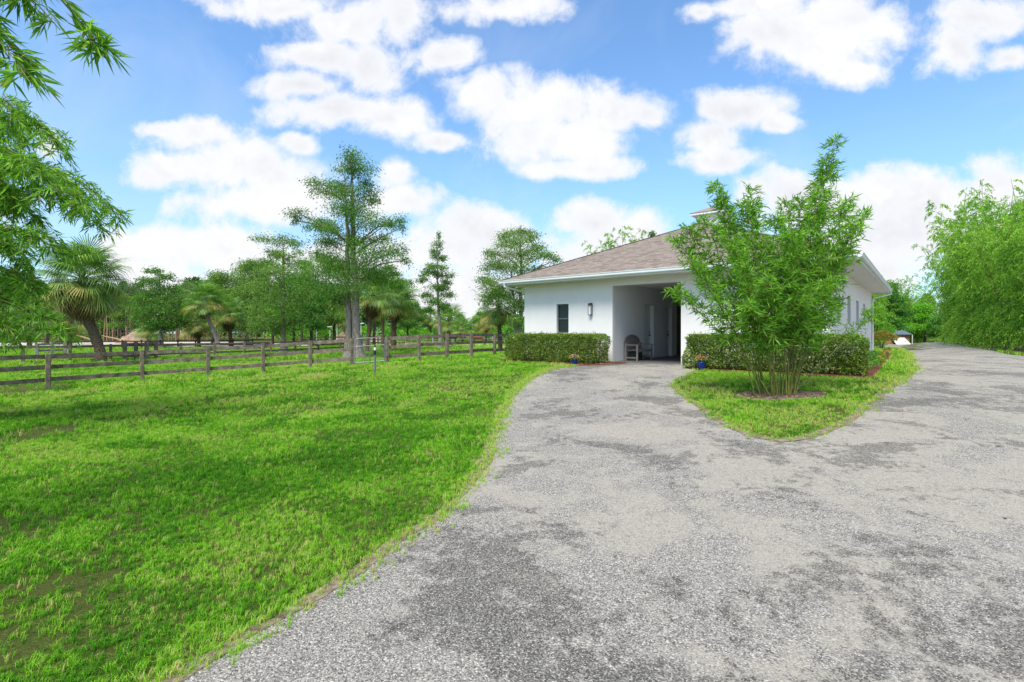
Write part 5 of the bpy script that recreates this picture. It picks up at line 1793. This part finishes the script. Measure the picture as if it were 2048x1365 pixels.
GP = 'slender pines behind the sand clearing'
LP = 'slender pine with bare orange-brown trunk in the grove behind the sand clearing'
pp_ = [pine(LP, (0, 0, 0), 10.0, 700 + k, GP) for k in range(4)]
g = np.random.default_rng(9)
spots = []
for px in (118, 150, 193, 201, 208, 216, 219, 224, 227, 232, 236, 240, 243, 250, 253, 260, 264, 267, 272, 281, 286, 293, 300, 340, 346, 352, 360, 368, 375, 380, 386, 392):
    spots.append((px + g.normal() * 1.5, 98 + g.uniform(0, 16)))
for px in np.linspace(-40, 560, 38):
    spots.append((px + g.normal() * 7, 112 + g.uniform(0, 22)))
for k, (px, Y) in enumerate(spots):
    p = ground_at(px, Y)
    s = g.uniform(0.85, 1.15)
    o = pp_[k % 4] if k < 4 else dup(pp_[k % 4], p)
    o.location = tuple(p)
    o.rotation_euler = (g.normal() * 0.02, g.normal() * 0.02, g.uniform(0, 6.28))
    o.scale = (1, 1, s)


# fallen logs and heaps of earth by the clearing
def mound(label, loc, r, h, seed):
    g = np.random.default_rng(seed)
    n, m = 22, 9
    V = []
    for i in range(m):
        f_ = i / (m - 1)
        for j in range(n):
            a = j / n * 2 * math.pi
            rr_ = r * f_ * (1 + 0.15 * math.sin(3 * a + seed) + 0.05 * g.normal())
            V.append((rr_ * math.cos(a), rr_ * math.sin(a) * 0.8, h * (1 - f_ ** 1.4) + 0.06 * h * g.normal() * (f_ < 1) - 0.05 * (f_ == 1)))
    F_ = [(i * n + j, (i + 1) * n + j, (i + 1) * n + (j + 1) % n, i * n + (j + 1) % n) for i in range(m - 1) for j in range(n)]
    o = MB().add(V, F_).obj('earth_mound', M['mound'], smooth=True)
    o.location = tuple(loc)
    tag(o, label, 'mound')
    return o


mound('brown heap of earth on the sand clearing before the pines', ground_at(270, 84), 2.5, 1.95, 3)
mound('reddish heap of earth left of the twin cypress trunks', ground_at(690, 92), 2.4, 2.1, 4)
mound('pale low heap of earth right of the twin cypress trunks', ground_at(752, 92), 1.6, 1.3, 5)
for k, (p0, p1, lb) in enumerate((((205, 672), (258, 686), 'fallen pale trunk lying across the sand before the pines'), ((150, 670), (196, 684), 'grey fallen trunk left of the sand heap'), ((40, 684), (150, 687), 'long fallen trunk on the sand behind the leaning palm'))):
    a, b_ = at(*p0, 90), at(*p1, 86)
    b_[2] = float(G(b_[0], b_[1])) + 0.15
    o = MB().tube([a - b_, (a - b_) * 0.5 + [0, 0, 0.1], np.zeros(3)], [0.08, 0.13, 0.18], 8).obj('fallen_log', M['bark_pine'])
    o.location = tuple(b_)
    tag(o, lb, 'log')

# ------------------------------------------------------------------ far woods: masses nobody could count
def woods(name, spans, n, leaf, seed, mat='woods_leaf'):
    """spans: (column0, column1, distance, top row left, top row right)"""
    g = np.random.default_rng(seed)
    lf = MB()
    for (p0, p1, Y, t0, t1, share) in spans:
        m = int(n * share)
        k = max(6, int((p1 - p0) * Y / F / 2.2))
        cu = np.linspace(0, 1, k) + g.normal(size=k) * 0.4 / k
        px = p0 + (p1 - p0) * cu
        yy = Y + g.uniform(-6, 10, k)
        x0 = (px - 1024) / F * yy
        z0 = G(x0, yy)
        H = (EYE + (HOR - (t0 + (t1 - t0) * cu)) / F * yy - z0) * g.uniform(0.78, 1.05, k)
        w = g.integers(0, k, m)
        f_ = g.beta(1.6, 1.1, m)
        rad = 3.0 * np.sin(np.pi * np.clip(0.25 + 0.7 * f_, 0, 1)) * np.sqrt(g.random(m))
        a = g.uniform(0, 6.28, m)
        p = np.column_stack([x0[w] + np.cos(a) * rad, yy[w] + np.sin(a) * rad, z0[w] + 0.2 + H[w] * f_])
        lump = vnoise(p[:, 0] + 500, p[:, 2] * 1.5 + 50, 0.8, seed) > 0.28
        p = p[lump]
        lf.leaves(p, rand_dirs(len(p), g, -0.5, 0.9), leaf[0] * g.uniform(0.6, 1.4, len(p)), leaf[1] * g.uniform(0.6, 1.4, len(p)), g=g)
    return lf.obj(name, M[mat], kind='stuff')


woods('woods', [(-160, 210, 128, 580, 560, 0.30), (190, 430, 138, 575, 560, 0.26), (420, 640, 132, 560, 560, 0.22), (600, 840, 130, 575, 600, 0.22)], 95000, (0.8, 0.40), 801)
woods('woods', [(800, 1060, 150, 634, 628, 0.7), (780, 1050, 112, 655, 652, 0.3)], 45000, (0.65, 0.34), 802, 'oak_leaf')
woods('undergrowth', [(790, 1000, 100, 655, 655, 0.5), (560, 760, 98, 655, 650, 0.5)], 11000, (0.42, 0.16), 803, 'bright_leaf')
woods('undergrowth', [(-150, 200, 104, 650, 645, 1.0)], 9000, (0.5, 0.18), 805, 'cypress_leaf')
woods('woods', [(1690, 1960, 120, 600, 590, 1.0)], 22000, (0.6, 0.28), 804, 'oak_leaf')


# ------------------------------------------------------------------ fences
def fence(name, label, pts, rails, post_h, post_w=0.13, rail_h=0.14, skip=(), mat='old_wood', seed=1, side=1, overhang=0.03):
    g = np.random.default_rng(seed)
    base = np.asarray(pts[0], float)
    t = thing(name, label, 'fence', base, 0)
    P_ = [np.asarray(p, float) - base for p in pts]
    for k, p in enumerate(P_):
        lean = np.array([g.normal() * 0.012, g.normal() * 0.012, 0])
        mb = MB().beam(p + [0, 0, -0.15], p + lean + [0, 0, post_h + g.normal() * 0.015], post_w, post_w, up=(0.78, 0.62, 0.0), bev=post_w * 0.1)
        mb.obj('post', M[mat], t)
    for k in range(len(P_) - 1):
        if k in skip:
            continue
        a, b = P_[k], P_[k + 1]
        d = (b - a) / np.linalg.norm(b - a)
        s = np.array([-d[1], d[0], 0]) * side * (post_w / 2 + 0.02)
        for z in rails:
            j = g.normal(size=2) * 0.012
            mb = MB().beam(a + s + [0, 0, z + j[0]] - d * overhang, b + s + [0, 0, z + j[1]] + d * (overhang - 0.075), 0.032, rail_h * g.uniform(0.95, 1.05))
            mb.obj('rail', M[mat], t)
    return t


row = [(-160, 801), (96, 778), (285, 763), (416, 754), (527, 745.5), (620, 738), (704, 732.5)]
pts = [P(*q) for q in row]
PH = 1.16
fence('rail_fence', 'nearest weathered three-rail fence from the left edge to the metal gate', pts, (0.30, 0.70, 1.07), PH, seed=21)
row2 = [(775, 727.5), (838, 723.5), (894, 719), (943, 715.5), (989, 712), (1032, 709)]
pts2 = [P(*q) for q in row2]
fence('rail_fence', 'weathered rail fence from the metal gate to the barn hedge', pts2, (0.30, 0.70, 1.07), PH, seed=22)
row3 = [(-60, 733), (46, 728), (140, 725), (221, 721.5), (293, 719.5), (362, 716), (429, 713.5), (489, 711), (542, 708.5), (591, 706), (637, 704), (680, 701.5), (722, 699)]
fence('rail_fence', 'second rail fence crossing the paddock behind the leaning palm', [P(*q) for q in row3], (0.32, 0.98), 1.10, post_w=0.16, seed=23)
row4 = [(-20, 701), (60, 700.5), (135, 700), (202, 699), (244, 698.5), (283, 698), (320, 697.5), (356, 697), (391, 696.5), (428, 696), (466, 695), (505, 694), (545, 693.5)]
fence('rail_fence', 'far dark rail fence in front of the sand clearing', [P(*q) for q in row4], (0.35, 0.85), 1.0, post_w=0.15, mat='bark_dark', seed=24)
row5 = [(600, 694), (640, 693), (690, 692), (724, 691.5), (756, 690.5), (808, 690), (853, 690), (866, 690)]
fence('rail_fence', 'far rail fence behind the twin cypress trunks', [P(*q) for q in row5], (0.35, 0.78, 1.18), 1.25, post_w=0.17, seed=25)
row6 = [(866, 690), (905, 689), (946, 688), (985, 687), (1030, 686)]
fence('rail_fence', 'pale rail fence of the sand yard left of the barn', [P(*q) for q in row6], (0.35, 0.8, 1.25), 1.3, post_w=0.18, mat='pale_wood', seed=26)
row7 = [(862, 683), (900, 682.5), (940, 682), (980, 681.5), (1025, 681)]
fence('rail_fence', 'hindmost pale rail fence beyond the sand yard', [P(*q) for q in row7], (0.5, 0.95, 1.35), 1.4, post_w=0.18, mat='pale_wood', seed=27)
# gate posts and small pen by the palm
row8 = [(250, 721.5), (272, 720), (293.5, 721), (312, 718.5)]
fence('paddock_gate', 'narrow heavy-posted paddock pass-through right of the leaning palm', [P(q[0], q[1]) for q in row8], (0.28, 1.08), 1.22, post_w=0.24, seed=28)
row9 = [(74, 716), (105, 714), (130, 713)]
fence('rail_pen', 'pale low wooden pen left of the leaning palm', [P(*q) for q in row9], (0.5, 1.0), 1.05, post_w=0.2, mat='pale_wood', seed=29)
fence('rail_fence', 'dark rail fence on the grass at the far end of the drive', [P(q, 674.5) for q in (1770, 1800, 1830, 1860, 1890, 1920)], (0.4, 0.9, 1.4), 1.5, post_w=0.2, mat='bark_dark', seed=30)

# metal gate between the two near fences
ga, gb = pts[-1], pts2[0]
gate = thing('metal_gate', 'galvanised tube gate with wire mesh between two wooden fence posts', 'gate', ga)
d = gb - ga
Lg = np.linalg.norm(d)
dn = d / Lg
a0, b0 = dn * 0.12, d - dn * 0.12
zt = np.array([0, 0, 1.0])
top = []
for q in np.linspace(0, 1, 5):
    top.append(a0 + zt * (0.98 + 0.15 * math.sin(q * math.pi / 2)) + dn * 0.15 * (1 - math.cos(q * math.pi / 2)))
frm = [a0 + zt * 0.12] + top + [b0 + zt * 1.13 - dn * 0.15] + [b0 + zt * 1.09 - dn * 0.04, b0 + zt * 0.98] + [b0 + zt * 0.12]
MB().tube(frm, 0.021, 8).tube([a0 + zt * 0.12, b0 + zt * 0.12], 0.021, 8).obj('frame', M['galv'], gate, smooth=True)
MB().tube([a0 + zt * 0.80, b0 + zt * 0.80], 0.02, 8).obj('crossbar', M['galv'], gate, smooth=True)
mid = (a0 + b0) / 2
MB().tube([mid + zt * 0.12, mid + zt * 1.12], 0.022, 8).obj('brace', M['galv'], gate, smooth=True)
wires = MB()
for k in range(1, 30):
    q = a0 + (b0 - a0) * k / 30
    wires.tube([q + zt * 0.12, q + zt * 0.80], 0.0022, 4, cap=False)
for k in range(1, 6):
    wires.tube([a0 + zt * (0.12 + k * 0.11), b0 + zt * (0.12 + k * 0.11)], 0.0022, 4, cap=False)
wires.obj('wire_mesh', M['wire'], gate, kind='stuff')

# pipe with a tap standing in the lawn
p = P(750, 748)
tp = thing('water_pipe', 'short grey standpipe with a black and white valve on the lawn before the gate', 'standpipe', p)
km = p[1] / F
MB().tube([(0, 0, -0.05), (0, 0, 0.64)], 0.034, 10).obj('pipe', M['galv'], tp, smooth=True)
MB().tube([(0, 0, 0.645), (0, 0, 0.80)], 0.045, 10).obj('collar', M['black_plastic'], tp, smooth=True)
MB().tube([(0, 0, 0.805), (0, 0, 0.90)], 0.038, 10).obj('cap', M['white_panel'], tp, smooth=True)
MB().tube([(0.0, 0, 0.905), (0.0, 0, 0.98)], 0.022, 8).tube([(-0.06, 0, 0.955), (0.06, 0, 0.955)], 0.014, 6).obj('valve_handle', M['black_plastic'], tp, smooth=True)

# pale lamp poles beyond the far fence
for k, (px, top, lb) in enumerate(((633, 655, 'thin white pole with a flat top, leftmost beyond the far fence'), (660, 655, 'thin white pole with a flat top, second beyond the far fence'), (674, 651, 'tallest thin white pole with a flat top left of the twin trunks'), (722, 649, 'thin white pole with a flat top right of the twin trunks'))):
    b = ground_at(px, 80)
    H = at(px, top, 80)[2] - b[2]
    t = thing('lamp_pole', lb, 'lamp pole', b, 0.3, 'thin white poles beyond the far fence')
    MB().tube([(0, 0, -0.1), (0, 0, H)], 0.05, 8).obj('pole', M['white_panel'], t, smooth=True)
    MB().beam((-0.45, 0, H + 0.06), (0.45, 0, H + 0.14), 0.5, 0.10).obj('lamp_head', M['white_panel'], t)

# shed at the end of the drive
sp = ground_at(1796, 79)
km = sp[1] / F
shed = thing('shed', 'small red brown shed with blue grey metal roof at the end of the drive', 'shed', sp, -0.05)
wd, hh = 44 * km, 27 * km
nb = 12
for k in range(nb):
    x0 = -wd / 2 + k * wd / nb
    MB().box((x0 + 0.008, 0, -0.1), (x0 + wd / nb - 0.008, 0.04, hh * 0.70)).obj('board', M['shed_wall'], shed)
MB().box((-wd / 2, 0.04, -0.1), (wd / 2, 2.4, hh * 0.68)).obj('wall', M['shed_wall'], shed)
rf = MB().beam((-wd / 2 - 0.2, -0.35, hh * 0.74), (wd / 2 + 0.2, -0.35, hh * 0.74), 0.05, 0.06).add([(-wd / 2 - 0.2, -0.35, hh * 0.72), (wd / 2 + 0.2, -0.35, hh * 0.72), (wd / 2 + 0.2, 1.4, hh * 1.02), (-wd / 2 - 0.2, 1.4, hh * 1.02), (wd / 2 + 0.2, 2.7, hh * 0.74), (-wd / 2 - 0.2, 2.7, hh * 0.74)], [(0, 1, 2, 3), (3, 2, 4, 5)]).obj('roof', M['shed_roof'], shed)
for k in range(18):
    xx = -wd / 2 - 0.15 + k * (wd + 0.3) / 17
    MB().beam((xx, -0.35, hh * 0.725 + 0.02), (xx, 1.4, hh * 1.02 + 0.02), 0.05, 0.05).obj('roof_rib', M['shed_roof'], rf)
MB().tube([(wd / 2 + 0.22, -0.3, -0.05), (wd / 2 + 0.22, -0.3, hh * 0.72)], 0.06, 8).obj('post', M['white_panel'], shed)
pn = thing('white_panel', 'white sloping panel propped against the red shed', 'panel', sp + np.array([0.0, -0.55, 0]), -0.05)
s_ = wd / 2
MB().add([(-s_ * .55, -0.5, 0.0), (s_ * .72, -0.5, 0.0), (s_ * .45, 0.3, hh * .50), (-s_ * .68, 0.3, hh * .50), (-s_ * .55, -0.44, 0.0), (s_ * .72, -0.44, 0.0), (s_ * .45, 0.36, hh * .50), (-s_ * .68, 0.36, hh * .50)],
         [(0, 1, 2, 3), (5, 4, 7, 6), (0, 4, 5, 1), (1, 5, 6, 2), (2, 6, 7, 3), (3, 7, 4, 0)]).obj('sheet', M['white_panel'], pn)
MB().box((s_ * .28, -0.20, hh * .22), (s_ * .40, -0.12, hh * .26)).obj('handle', M['black_plastic'], pn)


# ------------------------------------------------------------------ two horses in the sand yard
def horse(label, loc, rz, coat, seed):
    V = [(0, 0, 1.12), (0.38, 0, 1.16), (0.72, 0, 1.18), (-0.40, 0, 1.14), (-0.70, 0, 1.12),      # trunk
         (1.02, 0, 1.32), (1.28, 0, 1.55), (1.42, 0, 1.66), (1.62, 0, 1.52), (1.78, 0, 1.40)]      # neck, head
    Rd = [0.31, 0.33, 0.28, 0.32, 0.26, 0.19, 0.14, 0.13, 0.10, 0.075]
    E = [(0, 1), (1, 2), (0, 3), (3, 4), (2, 5), (5, 6), (6, 7), (7, 8), (8, 9)]
    for sy in (-1, 1):
        n = len(V)
        V += [(0.66, sy * 0.15, 0.82), (0.66, sy * 0.15, 0.46), (0.66, sy * 0.15, 0.10), (0.71, sy * 0.15, 0.02)]
        Rd += [0.11, 0.058, 0.045, 0.06]
        E += [(2, n), (n, n + 1), (n + 1, n + 2), (n + 2, n + 3)]
        n = len(V)
        V += [(-0.66, sy * 0.16, 0.86), (-0.80, sy * 0.16, 0.50), (-0.74, sy * 0.16, 0.10), (-0.69, sy * 0.16, 0.02)]
        Rd += [0.14, 0.065, 0.048, 0.06]
        E += [(4, n), (n, n + 1), (n + 1, n + 2), (n + 2, n + 3)]
        n = len(V)
        V += [(1.40, sy * 0.07, 1.82)]
        Rd += [0.025]
        E += [(7, n)]
    me = bpy.data.meshes.new('horse')
    me.from_pydata(V, E, [])
    o = bpy.data.objects.new('horse', me)
    COL.objects.link(o)
    sk = o.modifiers.new('skin', 'SKIN')
    for i, r_ in enumerate(Rd):
        me.skin_vertices[0].data[i].radius = (r_, r_)
    me.skin_vertices[0].data[0].use_root = True
    sk.use_smooth_shade = True
    o.modifiers.new('sub', 'SUBSURF').levels = 2
    o.modifiers['sub'].render_levels = 2
    me.materials.append(M[coat])
    o.location = tuple(float(q) for q in loc)
    o.rotation_euler = (0, 0, rz)
    tag(o, label, 'horse')
    tl = MB().tube([(-0.92, 0, 1.12), (-1.02, 0, 0.9), (-1.0, 0, 0.55)], [0.05, 0.08, 0.03], 7).obj('tail', M['horse_dark'], o, smooth=True)
    mn = MB()
    for k in range(9):
        f_ = k / 8
        q = np.array([0.95 + 0.42 * f_, 0, 1.50 + 0.27 * f_])
        mn.tube([q, q + [-0.06, 0.10, -0.06], q + [-0.05, 0.14, -0.24]], [0.035, 0.03, 0.012], 5)
    mn.obj('mane', M['horse_dark'], o, smooth=True)
    return o


horse('chestnut horse standing behind the yard rails nearer the barn', ground_at(958, 70), 3.0, 'horse_coat', 1)
horse('dark bay horse behind the yard rails by the narrow cypress', ground_at(902, 78), 0.25, 'horse_dark', 2)
